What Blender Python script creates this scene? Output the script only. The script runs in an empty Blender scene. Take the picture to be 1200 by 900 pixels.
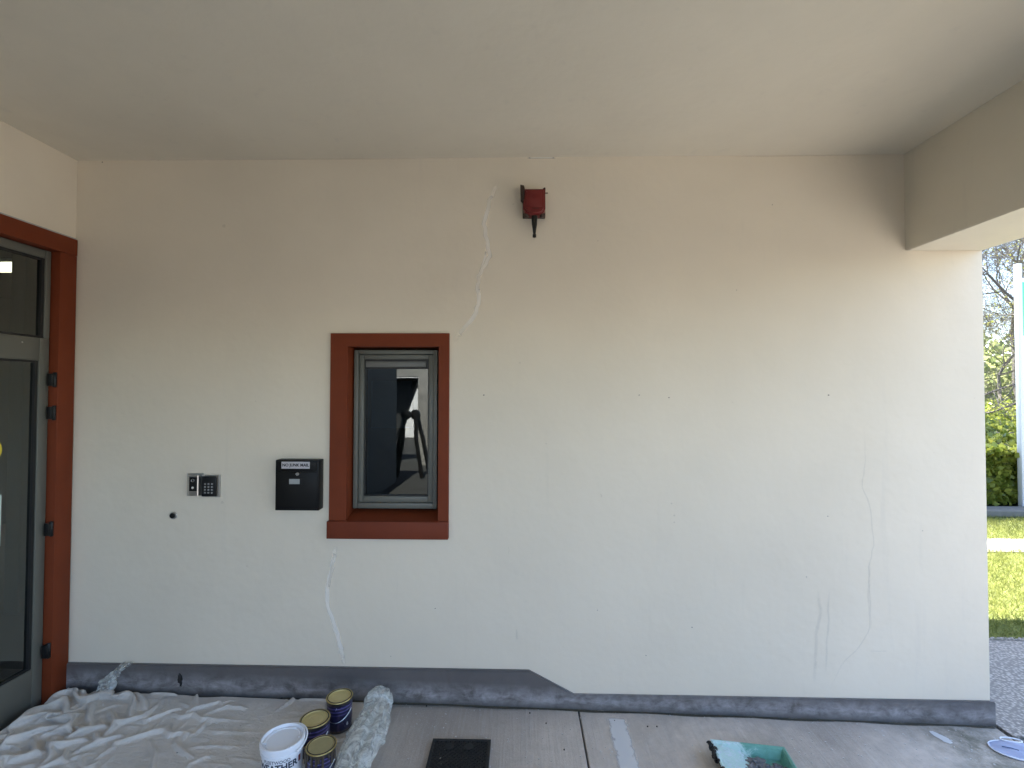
import bpy, bmesh, math, random
import numpy as np
from mathutils import Vector, Matrix, noise as mnoise

S = bpy.context.scene
COL = S.collection
rad = math.radians

# ------------------------------------------------------------------ camera
FPX, CX, CY = 560.0, 600.0, 450.0
CAM = Vector((0, -2.38, 1.6))
pitch, yaw, roll = rad(1.193), rad(1.192), rad(0.14)
fw = Vector((-math.sin(yaw) * math.cos(pitch), math.cos(yaw) * math.cos(pitch), math.sin(pitch)))
rt = Vector((math.cos(yaw), math.sin(yaw), 0)); up = rt.cross(fw)
rt2 = math.cos(roll) * rt + math.sin(roll) * up
up2 = -math.sin(roll) * rt + math.cos(roll) * up
cd = bpy.data.cameras.new('camera'); cam = bpy.data.objects.new('camera', cd); COL.objects.link(cam)
cd.sensor_width = 36; cd.lens = FPX / 1200 * 36; cd.clip_end = 500; cd.clip_start = .05
M = Matrix((rt2, up2, -fw)).transposed().to_4x4(); M.translation = CAM
cam.matrix_world = M
S.camera = cam

# ------------------------------------------------------------------ light
SUN = Vector((-.06, .5, .85)).normalized()
W = bpy.data.worlds.new('World'); S.world = W; W.use_nodes = True
nt = W.node_tree; bg = nt.nodes['Background']; bg.inputs['Strength'].default_value = .12
sky = nt.nodes.new('ShaderNodeTexSky'); sky.sky_type = 'NISHITA'; sky.sun_disc = False
sky.sun_elevation = math.asin(SUN.z); sky.sun_rotation = math.atan2(SUN.x, SUN.y)
sky.dust_density = 1.3; sky.air_density = 1.0; sky.ozone_density = 2.0
nt.links.new(sky.outputs[0], bg.inputs[0])
sl = bpy.data.lights.new('sun', 'SUN'); sl.energy = 5.0; sl.angle = rad(.5); sl.color = (1, .955, .88)
so = bpy.data.objects.new('sun', sl); COL.objects.link(so)
so.rotation_euler = (-SUN).to_track_quat('-Z', 'Y').to_euler()
S.view_settings.view_transform = 'Standard'; S.view_settings.look = 'None'
S.view_settings.exposure = 2.86; S.view_settings.gamma = 1
S.cycles.max_bounces = 10; S.cycles.diffuse_bounces = 7; S.cycles.transparent_max_bounces = 16

# ------------------------------------------------------------------ geometry of the view (where the photo's points lie in the place)
def ray(px, py): return fw * FPX + rt2 * (px - CX) - up2 * (py - CY)
def wall_pt(px, py, y=0.0):
    d = ray(px, py); t = (y - CAM.y) / d.y; p = CAM + d * t; return p.x, p.z
def side_pt(px, py, x=-2.28):
    d = ray(px, py); t = (x - CAM.x) / d.x; p = CAM + d * t; return p.y, p.z
FA, FB = .07, -.024
def floor_z(x, y=0): return FA + FB * min(max(x, -2.6), 2.3)
def ground_pt(px, py, h=0.0):
    d = ray(px, py); t = (FA + h + FB * CAM.x - CAM.z) / (d.z - FB * d.x); p = CAM + d * t
    return Vector((p.x, p.y, p.z))

# ------------------------------------------------------------------ materials
def new_mat(name):
    m = bpy.data.materials.new(name); m.use_nodes = True; return m, m.node_tree, m.node_tree.nodes['Principled BSDF']
class N:
    def __init__(s, nt): s.nt = nt
    def n(s, t, **k):
        x = s.nt.nodes.new('ShaderNode' + t)
        for a, b in k.items(): setattr(x, a, b)
        return x
    def link(s, a, b): s.nt.links.new(a, b)
    def coord(s, out='Object', scale=(1, 1, 1), rot=(0, 0, 0)):
        c = s.n('TexCoord'); m = s.n('Mapping'); m.inputs['Scale'].default_value = scale; m.inputs['Rotation'].default_value = rot
        s.link(c.outputs[out], m.inputs['Vector']); return m.outputs[0]
    def noise(s, vec, scale, detail=4, rough=.55, dist=0):
        x = s.n('TexNoise'); x.inputs['Scale'].default_value = scale; x.inputs['Detail'].default_value = detail
        x.inputs['Roughness'].default_value = rough; x.inputs['Distortion'].default_value = dist
        s.link(vec, x.inputs['Vector']); return x.outputs['Fac']
    def ramp(s, fac, a, b, ca=(0, 0, 0, 1), cb=(1, 1, 1, 1)):
        x = s.n('ValToRGB'); e = x.color_ramp.elements; e[0].position = a; e[1].position = b; e[0].color = ca; e[1].color = cb
        s.link(fac, x.inputs[0]); return x.outputs[0]
    def mix(s, fac, a, b, mode='MIX'):
        x = s.n('Mix', data_type='RGBA', blend_type=mode)
        for sock, v in ((x.inputs[0], fac), (x.inputs[6], a), (x.inputs[7], b)):
            if isinstance(v, (int, float)): sock.default_value = v
            elif isinstance(v, tuple): sock.default_value = v if len(v) == 4 else (*v, 1)
            else: s.link(v, sock)
        return x.outputs[2]
    def math(s, op, a, b=0.0, c=None):
        x = s.n('Math', operation=op)
        for i, v in enumerate((a, b, c)):
            if v is None: continue
            if isinstance(v, (int, float)): x.inputs[i].default_value = v
            else: s.link(v, x.inputs[i])
        return x.outputs[0]
    def bump(s, bsdf, h, strength, dist=.01):
        x = s.n('Bump'); x.inputs['Strength'].default_value = strength; x.inputs['Distance'].default_value = dist
        s.link(h, x.inputs['Height'])
        if bsdf.inputs['Normal'].is_linked: s.link(bsdf.inputs['Normal'].links[0].from_socket, x.inputs['Normal'])
        s.link(x.outputs[0], bsdf.inputs['Normal'])
MATS = {}
def plain(name, col, rough=.5, metal=0, var=.12, scale=40, bump=.0, spec=.5, coat=0):
    if name in MATS: return MATS[name]
    m, nt, b = new_mat(name); k = N(nt)
    v = k.coord(); f = k.noise(v, scale, 4)
    lo = tuple(c * (1 - var) for c in col); hi = tuple(min(1, c * (1 + var)) for c in col)
    k.link(k.mix(f, lo, hi), b.inputs['Base Color'])
    b.inputs['Roughness'].default_value = rough; b.inputs['Metallic'].default_value = metal
    b.inputs['Specular IOR Level'].default_value = spec; b.inputs['Coat Weight'].default_value = coat
    if bump: k.bump(b, f, bump, .003)
    MATS[name] = m; return m
def wall_paint(name, col, rollers=True, dirt=.3):
    m, nt, b = new_mat(name); k = N(nt); v = k.coord()
    big = k.noise(v, .9, 3, .6); mid = k.noise(v, 3.5, 5, .6)
    c = k.mix(k.ramp(big, .35, .7), tuple(x * .90 for x in col), col)
    c = k.mix(k.math('MULTIPLY', k.ramp(mid, .45, .8), dirt * .6), c, tuple(x * .80 for x in col))
    vs = k.coord(scale=(14, 14, 1.2)); st = k.noise(vs, 1.0, 5, .6)
    c = k.mix(k.math('MULTIPLY', k.ramp(st, .62, .85), dirt * .5), c, (.42, .40, .38))
    # small brown and grey specks of age
    sp = k.noise(v, 26, 2, .5); c = k.mix(k.math('MULTIPLY', k.ramp(sp, .78, .82), .18), c, (.25, .20, .15))
    k.link(c, b.inputs['Base Color']); b.inputs['Roughness'].default_value = .62; b.inputs['Specular IOR Level'].default_value = .3
    k.bump(b, k.noise(v, 260, 3, .6), .12, .002)
    k.bump(b, k.noise(v, 38, 4, .6), .17, .004)
    k.bump(b, k.noise(v, 2.2, 4, .6), .32, .025)
    return m
M_WALL = wall_paint('cream masonry paint', (.762, .683, .555))
M_CEIL = wall_paint('cream soffit paint', (.715, .662, .545), dirt=.5)

def plinth_mat():
    m, nt, b = new_mat('slate grey plinth paint'); k = N(nt); v = k.coord()
    tc = k.n('TexCoord'); sx = k.n('SeparateXYZ'); k.link(tc.outputs['Object'], sx.inputs[0])
    hgt = k.math('SUBTRACT', sx.outputs['Z'], k.math('MULTIPLY_ADD', sx.outputs['X'], FB, FA))   # height above the paving
    vs = k.coord(scale=(9, 1, 26)); n1 = k.noise(vs, 1.0, 6, .68, .4); n2 = k.noise(v, 11, 6, .7, 1.0)
    band = k.math('SUBTRACT', 1.0, k.math('MULTIPLY', k.math('ABSOLUTE', k.math('SUBTRACT', hgt, .045)), 15.0))
    band = k.math('MAXIMUM', band, .0)
    mask = k.math('MULTIPLY', k.ramp(k.math('MULTIPLY_ADD', n2, .5, k.math('MULTIPLY', n1, .55)), .42, .66), band)
    c = k.mix(n2, (.100, .092, .090), (.140, .130, .127))
    c = k.mix(k.math('MULTIPLY', mask, .85), c, (.42, .41, .42))
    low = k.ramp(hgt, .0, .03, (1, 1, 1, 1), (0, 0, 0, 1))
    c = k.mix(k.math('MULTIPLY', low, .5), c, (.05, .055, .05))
    al = k.math('MULTIPLY', k.ramp(sx.outputs['X'], .84, .9), low)
    k.link(c, b.inputs['Base Color']); b.inputs['Roughness'].default_value = .30
    k.bump(b, n2, .35, .006); k.bump(b, k.noise(v, 120, 3), .2, .002)
    return m
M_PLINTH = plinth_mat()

def concrete_mat(name, base, brushed=True, alg=True):
    m, nt, b = new_mat(name); k = N(nt); v = k.coord()
    n1 = k.noise(v, 1.7, 6, .65); n2 = k.noise(v, 14, 6, .7); n3 = k.noise(v, 190, 3, .6)
    c = k.mix(k.ramp(n1, .35, .65), tuple(x * .70 for x in base), tuple(x * 1.2 for x in base))
    c = k.mix(k.math('MULTIPLY', k.ramp(n2, .35, .75), .6), c, tuple(x * .62 for x in base))
    c = k.mix(k.math('MULTIPLY', k.ramp(n3, .55, .72), .5), c, (.62, .58, .53))
    if brushed:
        vb = k.coord(scale=(66, 3.5, 1)); br = k.noise(vb, 1.0, 3, .6, .25)
        vb2 = k.coord(scale=(17, 2.6, 1), rot=(0, 0, .05)); br2 = k.noise(vb2, 1.0, 4, .65)
        c = k.mix(k.math('MULTIPLY', k.ramp(br, .52, .78), .34), c, (.60, .58, .55))
        c = k.mix(k.math('MULTIPLY', k.ramp(br2, .50, .8), .20), c, (.20, .19, .18))
        k.bump(b, br, .55, .006); k.bump(b, br2, .3, .005)
    if alg:
        tc = k.n('TexCoord'); sx = k.n('SeparateXYZ'); k.link(tc.outputs['Object'], sx.inputs[0])
        d = k.math('SUBTRACT', 1.0, k.math('MULTIPLY', k.math('ABSOLUTE', k.math('SUBTRACT', sx.outputs['X'], 2.06)), 3.2))
        d = k.math('MULTIPLY', k.math('MAXIMUM', d, 0.0), k.ramp(n2, .25, .6))
        c = k.mix(k.math('MULTIPLY', d, .75), c, (.085, .088, .045))
        # damp stains around the gully
        d2 = k.math('SUBTRACT', 1.0, k.math('MULTIPLY', k.math('ABSOLUTE', k.math('SUBTRACT', sx.outputs['X'], -.32)), 2.0))
        d2 = k.math('MULTIPLY', k.math('MAXIMUM', d2, 0.0), k.ramp(n1, .3, .65))
        c = k.mix(k.math('MULTIPLY', d2, .45), c, (.15, .14, .125))
    k.link(c, b.inputs['Base Color']); b.inputs['Roughness'].default_value = .75
    k.bump(b, n3, .6, .003); k.bump(b, n2, .5, .008)
    return m
M_FLOOR = concrete_mat('brushed concrete', (.54, .47, .405))
M_PLAINCON = concrete_mat('weathered concrete', (.25, .24, .215), False, False)
def aggregate_mat():
    m, nt, b = new_mat('exposed aggregate'); k = N(nt); v = k.coord()
    vo = k.n('TexVoronoi'); vo.inputs['Scale'].default_value = 62; vo.inputs['Randomness'].default_value = 1; k.link(v, vo.inputs['Vector'])
    n2 = k.noise(v, 5, 6, .7)
    c = k.mix(k.ramp(vo.outputs['Distance'], .1, .6), (.60, .535, .46), (.20, .175, .15))
    c = k.mix(k.math('MULTIPLY', k.ramp(n2, .35, .7), .6), c, (.20, .185, .165))
    k.link(c, b.inputs['Base Color']); b.inputs['Roughness'].default_value = .8
    k.bump(b, vo.outputs['Distance'], .3, .005); return m
M_AGG = aggregate_mat()
M_RED = plain('red oxide timber paint', (.160, .032, .010), .6, var=.16, scale=9, bump=.12, spec=.22)
M_SILL = plain('red oxide sill paint', (.155, .033, .014), .6, var=.16, scale=9, bump=.12, spec=.22)
M_ALU = plain('grey green powder coat', (.125, .125, .105), .42, var=.05, scale=3)
M_ALUV = plain('light grey vent', (.15, .15, .14), .45, var=.05, scale=3)
M_GASKET = plain('black gasket', (.012, .012, .012), .5)
M_BLACK = plain('black plastic', (.009, .009, .009), .4, var=.2, spec=.3)
M_BOX = plain('black letterbox enamel', (.006, .006, .006), .45, var=.25, scale=6, spec=.22)
M_STEEL = plain('brushed stainless steel', (.50, .50, .49), .32, 1, var=.1, scale=30)
M_WHITE = plain('white plastic', (.78, .80, .84), .3, var=.03, scale=20)
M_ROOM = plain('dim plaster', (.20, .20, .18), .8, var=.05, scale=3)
M_DARK = plain('dark paint', (.022, .023, .022), .7, var=.2, scale=3)
M_RENDER = plain('pale render', (.70, .69, .66), .85, var=.08, scale=1.5)
M_SEAL = plain('grey sealant', (.36, .35, .35), .6, var=.15)
M_ALARM = plain('red alarm plastic', (.15, .008, .006), .45, var=.12, scale=14)
M_RUST = plain('dark bronze bracket', (.05, .03, .022), .5, .3, var=.3, scale=60)

def glass_mat(name, tint=(.75, .8, .78), gain=2.6):
    m, nt, b = new_mat(name); k = N(nt); nt.nodes.remove(b)
    out = nt.nodes['Material Output']; t = k.n('BsdfTransparent'); g = k.n('BsdfGlossy'); f = k.n('Fresnel'); mx = k.n('MixShader')
    t.inputs[0].default_value = (*tint, 1); g.inputs['Roughness'].default_value = .005; g.inputs['Color'].default_value = (.95, 1, .98, 1)
    f.inputs['IOR'].default_value = 1.5
    gm = k.n('NewGeometry')      # both panes' reflections are counted on the outer face; the inner face only lets light out
    k.link(k.math('MULTIPLY', k.math('MINIMUM', k.math('MULTIPLY', f.outputs[0], gain), 1.0), k.math('SUBTRACT', 1.0, gm.outputs['Backfacing'])), mx.inputs[0])
    k.link(t.outputs[0], mx.inputs[1]); k.link(g.outputs[0], mx.inputs[2]); k.link(mx.outputs[0], out.inputs[0]); return m
M_GLASS = glass_mat('window glass')

def faded(name, col, strength=.8, nscale=25, thresh=(.35, .6), rough=.6, ends=3.0):
    """paint mark whose edges and body break up; UV.x runs across it, 0..1"""
    m, nt, b = new_mat(name); k = N(nt); out = nt.nodes['Material Output']
    uv = k.n('UVMap'); sx = k.n('SeparateXYZ'); k.link(uv.outputs[0], sx.inputs[0])
    e = k.math('SUBTRACT', 1.0, k.math('ABSOLUTE', k.math('MULTIPLY_ADD', sx.outputs['X'], 2.0, -1.0)))
    n = k.noise(k.coord(), nscale, 5, .65)
    f = k.ramp(k.math('MULTIPLY_ADD', n, .7, k.math('MULTIPLY', e, .45)), *thresh)
    ev = k.math('MINIMUM', k.math('MULTIPLY', k.math('SUBTRACT', 1.0, k.math('ABSOLUTE', k.math('MULTIPLY_ADD', sx.outputs['Y'], 2.0, -1.0))), ends), 1.0)
    f = k.math('MULTIPLY', ev, k.math('MULTIPLY', f, k.math('MULTIPLY', k.math('MINIMUM', k.math('MULTIPLY', e, 3.0), 1.0), strength)))
    t = k.n('BsdfTransparent'); mx = k.n('MixShader'); b.inputs['Base Color'].default_value = (*col, 1); b.inputs['Roughness'].default_value = rough
    k.link(f, mx.inputs[0]); k.link(t.outputs[0], mx.inputs[1]); k.link(b.outputs[0], mx.inputs[2]); k.link(mx.outputs[0], out.inputs[0]); return m

# ------------------------------------------------------------------ mesh helpers
def box(bm, x0, x1, y0, y1, z0, z1, bev=0, seg=2):
    vs = [bm.verts.new((x, y, z)) for x in (x0, x1) for y in (y0, y1) for z in (z0, z1)]
    fs = [bm.faces.new([vs[i] for i in q]) for q in ((0, 1, 3, 2), (4, 6, 7, 5), (0, 4, 5, 1), (2, 3, 7, 6), (0, 2, 6, 4), (1, 5, 7, 3))]
    if bev:
        es = list({e for f in fs for e in f.edges})
        bmesh.ops.bevel(bm, geom=es, offset=bev, segments=seg, affect='EDGES', profile=.5)
def bx(*a, **k):
    bm = bmesh.new(); box(bm, *a, **k); return bm
def prism(bm, pts, axis, a, b):
    """outline pts (2D) swept from a to b along axis"""
    def P(p, t): return {'x': (t, p[0], p[1]), 'y': (p[0], t, p[1]), 'z': (p[0], p[1], t)}[axis]
    A = [bm.verts.new(P(p, a)) for p in pts]; B = [bm.verts.new(P(p, b)) for p in pts]; n = len(pts)
    bm.faces.new(A); bm.faces.new(B[::-1])
    for i in range(n): bm.faces.new((A[i], B[i], B[(i + 1) % n], A[(i + 1) % n]))
    bmesh.ops.recalc_face_normals(bm, faces=bm.faces)
def lathe(bm, prof, c=(0, 0, 0), n=48, axis='z'):
    rings = []
    for r, h in prof:
        ring = []
        for i in range(n):
            a = 2 * math.pi * i / n; u, w = r * math.cos(a), r * math.sin(a)
            p = {'z': (u, w, h), 'y': (u, h, w), 'x': (h, u, w)}[axis]
            ring.append(bm.verts.new((c[0] + p[0], c[1] + p[1], c[2] + p[2])))
        rings.append(ring)
    for A, B in zip(rings, rings[1:]):
        for i in range(n): bm.faces.new((A[i], A[(i + 1) % n], B[(i + 1) % n], B[i]))
    bm.faces.new(rings[0][::-1]); bm.faces.new(rings[-1]); bmesh.ops.recalc_face_normals(bm, faces=bm.faces)
def tube(bm, pts, r, n=8, closed=False):
    pts = [Vector(p) for p in pts]; rs = r if isinstance(r, (list, tuple)) else [r] * len(pts); rings = []; N_ = len(pts)
    for i, p in enumerate(pts):
        a = pts[i - 1] if (i or closed) else p; b = pts[(i + 1) % N_] if (i < N_ - 1 or closed) else p
        d = (b - a).normalized(); q = Vector((0, 0, 1)) if abs(d.z) < .9 else Vector((1, 0, 0))
        u = d.cross(q).normalized(); w = d.cross(u)
        rings.append([bm.verts.new(p + (u * math.cos(t) + w * math.sin(t)) * rs[i]) for t in (2 * math.pi * k / n for k in range(n))])
    for i in range(N_ if closed else N_ - 1):
        A, B = rings[i], rings[(i + 1) % N_]
        for k in range(n): bm.faces.new((A[k], A[(k + 1) % n], B[(k + 1) % n], B[k]))
    if not closed: bm.faces.new(rings[0]); bm.faces.new(rings[-1][::-1])

def link(name, me, mat, parent=None, smooth=False):
    o = bpy.data.objects.new(name, me); COL.objects.link(o); me.materials.append(mat)
    if smooth: me.shade_smooth() if hasattr(me, 'shade_smooth') else None
    if parent is not None: o.parent = parent
    return o
def root_of(o):
    while o.parent is not None: o = o.parent
    return o
def obj(name, bm, mat, parent=None, smooth=False, label=None, kind=None):
    """bm in place coordinates; a child's vertices are stored relative to its root"""
    if parent is not None: bmesh.ops.translate(bm, verts=bm.verts, vec=-root_of(parent).location)
    me = bpy.data.meshes.new(name); bm.to_mesh(me); bm.free()
    o = link(name, me, mat, parent, False)
    if smooth:
        for p in me.polygons: p.use_smooth = True
        me.set_sharp_from_angle(angle=rad(38))
    if label: o['label'] = label
    if kind: o['kind'] = kind
    return o
def thing(name, label, cat, loc, group=None):
    o = bpy.data.objects.new(name, None); COL.objects.link(o); o.location = loc; o.empty_display_size = .1
    o['label'] = label; o['category'] = cat
    if group: o['group'] = group
    return o
def tag(o, label, cat, group=None):
    o['label'] = label; o['category'] = cat
    if group: o['group'] = group
    return o
def struct(o): o['kind'] = 'structure'; return o
def ribbon(pts, w, place):
    """thin strip along 2D points; place(u,v) gives the 3D point; UV.x across"""
    bm = bmesh.new(); uv = bm.loops.layers.uv.new('UVMap'); ws = w if isinstance(w, (list, tuple)) else [w] * len(pts); rows = []
    for i, p in enumerate(pts):
        a = Vector(pts[max(0, i - 1)]); b = Vector(pts[min(len(pts) - 1, i + 1)]); d = (b - a).normalized(); nrm = Vector((-d.y, d.x))
        p = Vector(p); rows.append((bm.verts.new(place(*(p - nrm * ws[i] / 2))), bm.verts.new(place(*(p + nrm * ws[i] / 2)))))
    for i in range(len(rows) - 1):
        f = bm.faces.new((rows[i][0], rows[i][1], rows[i + 1][1], rows[i + 1][0]))
        for l, u in zip(f.loops, (0, 1, 1, 0)): l[uv].uv = (u, (i + (l.vert in rows[i + 1])) / (len(rows) - 1))
    return bm
def smooth_line(pts, n, wob, seed):
    r = random.Random(seed); out = []
    for i in range(len(pts) - 1):
        for k in range(n):
            t = k / n; out.append((pts[i][0] * (1 - t) + pts[i + 1][0] * t + r.uniform(-wob, wob), pts[i][1] * (1 - t) + pts[i + 1][1] * t + r.uniform(-wob, wob)))
    out.append(pts[-1]); return out
def text_mesh(s, size, place, depth=.0008, bold=0, spacing=1.0):
    cu = bpy.data.curves.new('lettering', 'FONT'); cu.body = s; cu.size = size; cu.align_x = 'CENTER'; cu.align_y = 'CENTER'
    cu.extrude = depth / 2; cu.offset = bold; cu.space_character = spacing; cu.resolution_u = 3
    t = bpy.data.objects.new('lettering', cu); me = bpy.data.meshes.new_from_object(t); bpy.data.objects.remove(t); bpy.data.curves.remove(cu)
    bm = bmesh.new(); bm.from_mesh(me); bpy.data.meshes.remove(me)
    for v in bm.verts: v.co = Vector(place(*v.co))
    return bm

# ================================================================== SETTING
XL, XR, HC = -2.28, 2.257, 2.79
YB = -3.1                     # outer edge of the canopy
# ground sheet to the horizon
bm = bmesh.new(); box(bm, -150, 150, -150, 150, -.30, -.06); 
g = struct(obj('ground', bm, plain('soil', (.10, .09, .06), .9, scale=2)))
# paving under the canopy: two brushed concrete slabs and the rest of the courtyard
def slab(name, x0, x1, y0, y1, mat, flat=None, parent=None):
    bm = bmesh.new(); box(bm, x0, x1, y0, y1, -.1, 0, bev=.004)
    for v in bm.verts:
        z = floor_z(v.co.x) if flat is None else flat
        v.co.z = v.co.z + z
    return struct(obj(name, bm, mat, parent))
j0 = ground_pt(679, 838); JX = j0.x
fl = bpy.data.objects.new('floor', None); COL.objects.link(fl); struct(fl)
for x0, x1 in ((-6, JX - .004), (JX + .004, 2.262)):
    s_ = slab('concrete_slab', x0, x1, YB - .6, .2, M_FLOOR, parent=fl)
s_ = slab('concrete_slab', 2.266, 2.296, YB - .6, -.10, M_FLOOR, flat=.014, parent=fl)
struct(obj('joint_bed', bx(-6, 2.3, YB - .6, .2, -.14, -.03), plain('dark joint grit', (.02, .018, .015), .9), fl))
pv = bpy.data.objects.new('pavement', None); COL.objects.link(pv); struct(pv)
for a in ((2.30, 3.42, -.062, .83), (3.43, 5.2, -.062, .83), (2.62, 5.2, YB - .6, -.07)):
    slab('aggregate_slab', *a, M_AGG, flat=.006, parent=pv)
slab('asphalt_area', -20, 2.6, -30, YB - .62, plain('worn asphalt', (.04, .04, .038), .95, var=.3, scale=25, bump=.4, spec=.1), flat=.0, parent=pv)
slab('concrete_slab', 2.62, 20, -30, YB - .62, M_PLAINCON, flat=.0, parent=pv)
slab('concrete_slab', 5.22, 20, YB - .6, .83, M_PLAINCON, flat=.0, parent=pv)
struct(obj('joint_bed', bx(2.3, 5.3, YB - .7, .83, -.2, -.02), MATS['dark joint grit'], pv))
# kerb line between pavement and lawn
tag(obj('kerb_edging', bx(2.3, 12, .832, .862, -.08, .012, bev=.004), M_AGG), 'thin concrete edging between the shaded pavement and the near lawn', 'edging')

# lawn base, garden path, kerb
def grass_base():
    m, nt, b = new_mat('turf soil'); k = N(nt); v = k.coord(); n = k.noise(v, 8, 5, .7)
    k.link(k.mix(n, (.08, .11, .02), (.20, .22, .05)), b.inputs['Base Color']); b.inputs['Roughness'].default_value = 1; k.bump(b, n, 1, .03); return m
M_TURF = grass_base()
for y0, y1 in ((.864, 2.60), (3.07, 4.02)):
    bm = bmesh.new(); box(bm, 2.3, 16, y0, y1, -.05, .0); struct(obj('lawn', bm, M_TURF))
bm = bmesh.new(); box(bm, 2.3, 16, 4.34, 60, -.05, .0); struct(obj('earth_bank', bm, M_TURF))
bm = bmesh.new(); box(bm, -6, 16, 2.604, 3.066, -.06, .012, bev=.004); struct(obj('path', bm, plain('pale path concrete', (.19, .17, .15), .85, var=.18, scale=12, bump=.3)))

def leaf_cards(name, mat, cents, size, up_bias, seed, parent=None, blade=False, squash=1.0):
    rng = np.random.default_rng(seed); n = len(cents)
    d = rng.standard_normal((n, 3)); d[:, 2] = np.abs(d[:, 2]) * squash + up_bias; d /= np.linalg.norm(d, axis=1, keepdims=True)
    r = rng.standard_normal((n, 3)); s = np.cross(d, r); s /= np.linalg.norm(s, axis=1, keepdims=True) + 1e-9
    L = size * rng.uniform(.6, 1.3, (n, 1)); wd = L * (.09 if blade else .42)
    nr = np.cross(d, s) * L * .12
    if blade: pts = np.stack([cents - s * wd * .5, cents + s * wd * .5, cents + d * L], 1); k = 3
    else: pts = np.stack([cents, cents + d * L * .45 + s * wd - nr, cents + d * L, cents + d * L * .45 - s * wd - nr], 1); k = 4
    me = bpy.data.meshes.new(name); v = pts.reshape(-1, 3)
    if parent is not None: v = v - np.array(root_of(parent).location)
    me.vertices.add(len(v)); me.vertices.foreach_set('co', v.astype(np.float32).ravel())
    me.loops.add(n * k); me.loops.foreach_set('vertex_index', np.arange(n * k, dtype=np.int32))
    me.polygons.add(n); me.polygons.foreach_set('loop_start', np.arange(0, n * k, k, dtype=np.int32)); me.update(calc_edges=True); me.validate()
    o = link(name, me, mat, parent); return o
def leaf_mat(name, a, b_, trans=.45, rough=.5, scale=3.0):
    m, nt, b = new_mat(name); k = N(nt); out = nt.nodes['Material Output']
    gi = k.n('NewGeometry'); n = k.noise(k.coord(), scale, 3, .6)
    f = k.math('MULTIPLY_ADD', n, .8, k.math('MULTIPLY_ADD', gi.outputs['Random Per Island'], .9, -.35))
    c = k.mix(f, a, b_); k.link(c, b.inputs['Base Color']); b.inputs['Roughness'].default_value = rough
    tr = k.n('BsdfTranslucent'); k.link(c, tr.inputs[0]); mx = k.n('MixShader'); mx.inputs[0].default_value = trans
    k.link(b.outputs[0], mx.inputs[1]); k.link(tr.outputs[0], mx.inputs[2]); k.link(mx.outputs[0], out.inputs[0]); return m
rng = np.random.default_rng(5)
def scatter(n, x0, x1, y0, y1, z=0.0):
    return np.stack([rng.uniform(x0, x1, n), rng.uniform(y0, y1, n), np.full(n, z)], 1)
M_GRASS = leaf_mat('grass blades', (.13, .155, .03), (.30, .31, .10), .5, .55, 6.0)
o = leaf_cards('grass', M_GRASS, scatter(62000, 2.6, 8.0, .845, 2.65), .055, .55, 1, blade=True); o['kind'] = 'stuff'; o['label'] = 'sunlit short grass between the pavement and the garden path'
o = leaf_cards('grass', M_GRASS, scatter(23000, 3.0, 9.0, 3.02, 4.0), .06, .6, 2, blade=True); o['kind'] = 'stuff'; o['label'] = 'strip of sunlit grass beyond the garden path'
tag(obj('stone_edging', bx(3, 14, 4.04, 4.30, 0, .09, bev=.015), plain('grey kerb stone', (.16, .145, .125), .85, var=.25, scale=9, bump=.5)), 'low grey stone edging at the foot of the leafy hedge', 'edging')

# hedge: a bank of glossy leaves, rising away from the path
def hedge():
    t = thing('hedge', 'clipped leafy hedge with sunlit yellow green top behind the stone edging', 'hedge', (7, 6.4, 0))
    n = 60000; x = rng.uniform(3.6, 15, n); y = rng.uniform(4.38, 10.5, n)
    top = .78 + .085 * (y - 4.4) + .10 * np.sin(x * 3.1 + y) * np.sin(y * 2.3) + rng.uniform(-.05, .07, n)
    front = rng.random(n) < .45
    y = np.where(front, 4.42 + np.abs(rng.standard_normal(n)) * .12 + .05 * np.sin(x * 5), y)
    z = np.where(front, rng.uniform(.06, .85, n), top)
    leaf_cards('foliage', leaf_mat('hedge leaves', (.08, .125, .016), (.40, .42, .08), .5, .32, 2.2), np.stack([x, y, z], 1), .085, .15, 3, t)['kind'] = 'stuff'
    n = 1500; st = bmesh.new()
    for i in range(420):
        px_, py_ = random.Random(i).uniform(3.7, 14.8), random.Random(i + 999).uniform(4.5, 6.5)
        tube(st, [(px_, py_, 0), (px_ + .05, py_ + .02, .4), (px_ + .02 * (i % 5), py_, .72)], .008, 4)
    obj('stems', st, M_RUST, t, kind='stuff')
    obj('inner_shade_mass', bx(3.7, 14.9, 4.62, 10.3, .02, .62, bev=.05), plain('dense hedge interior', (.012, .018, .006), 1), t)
hedge()

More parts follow.
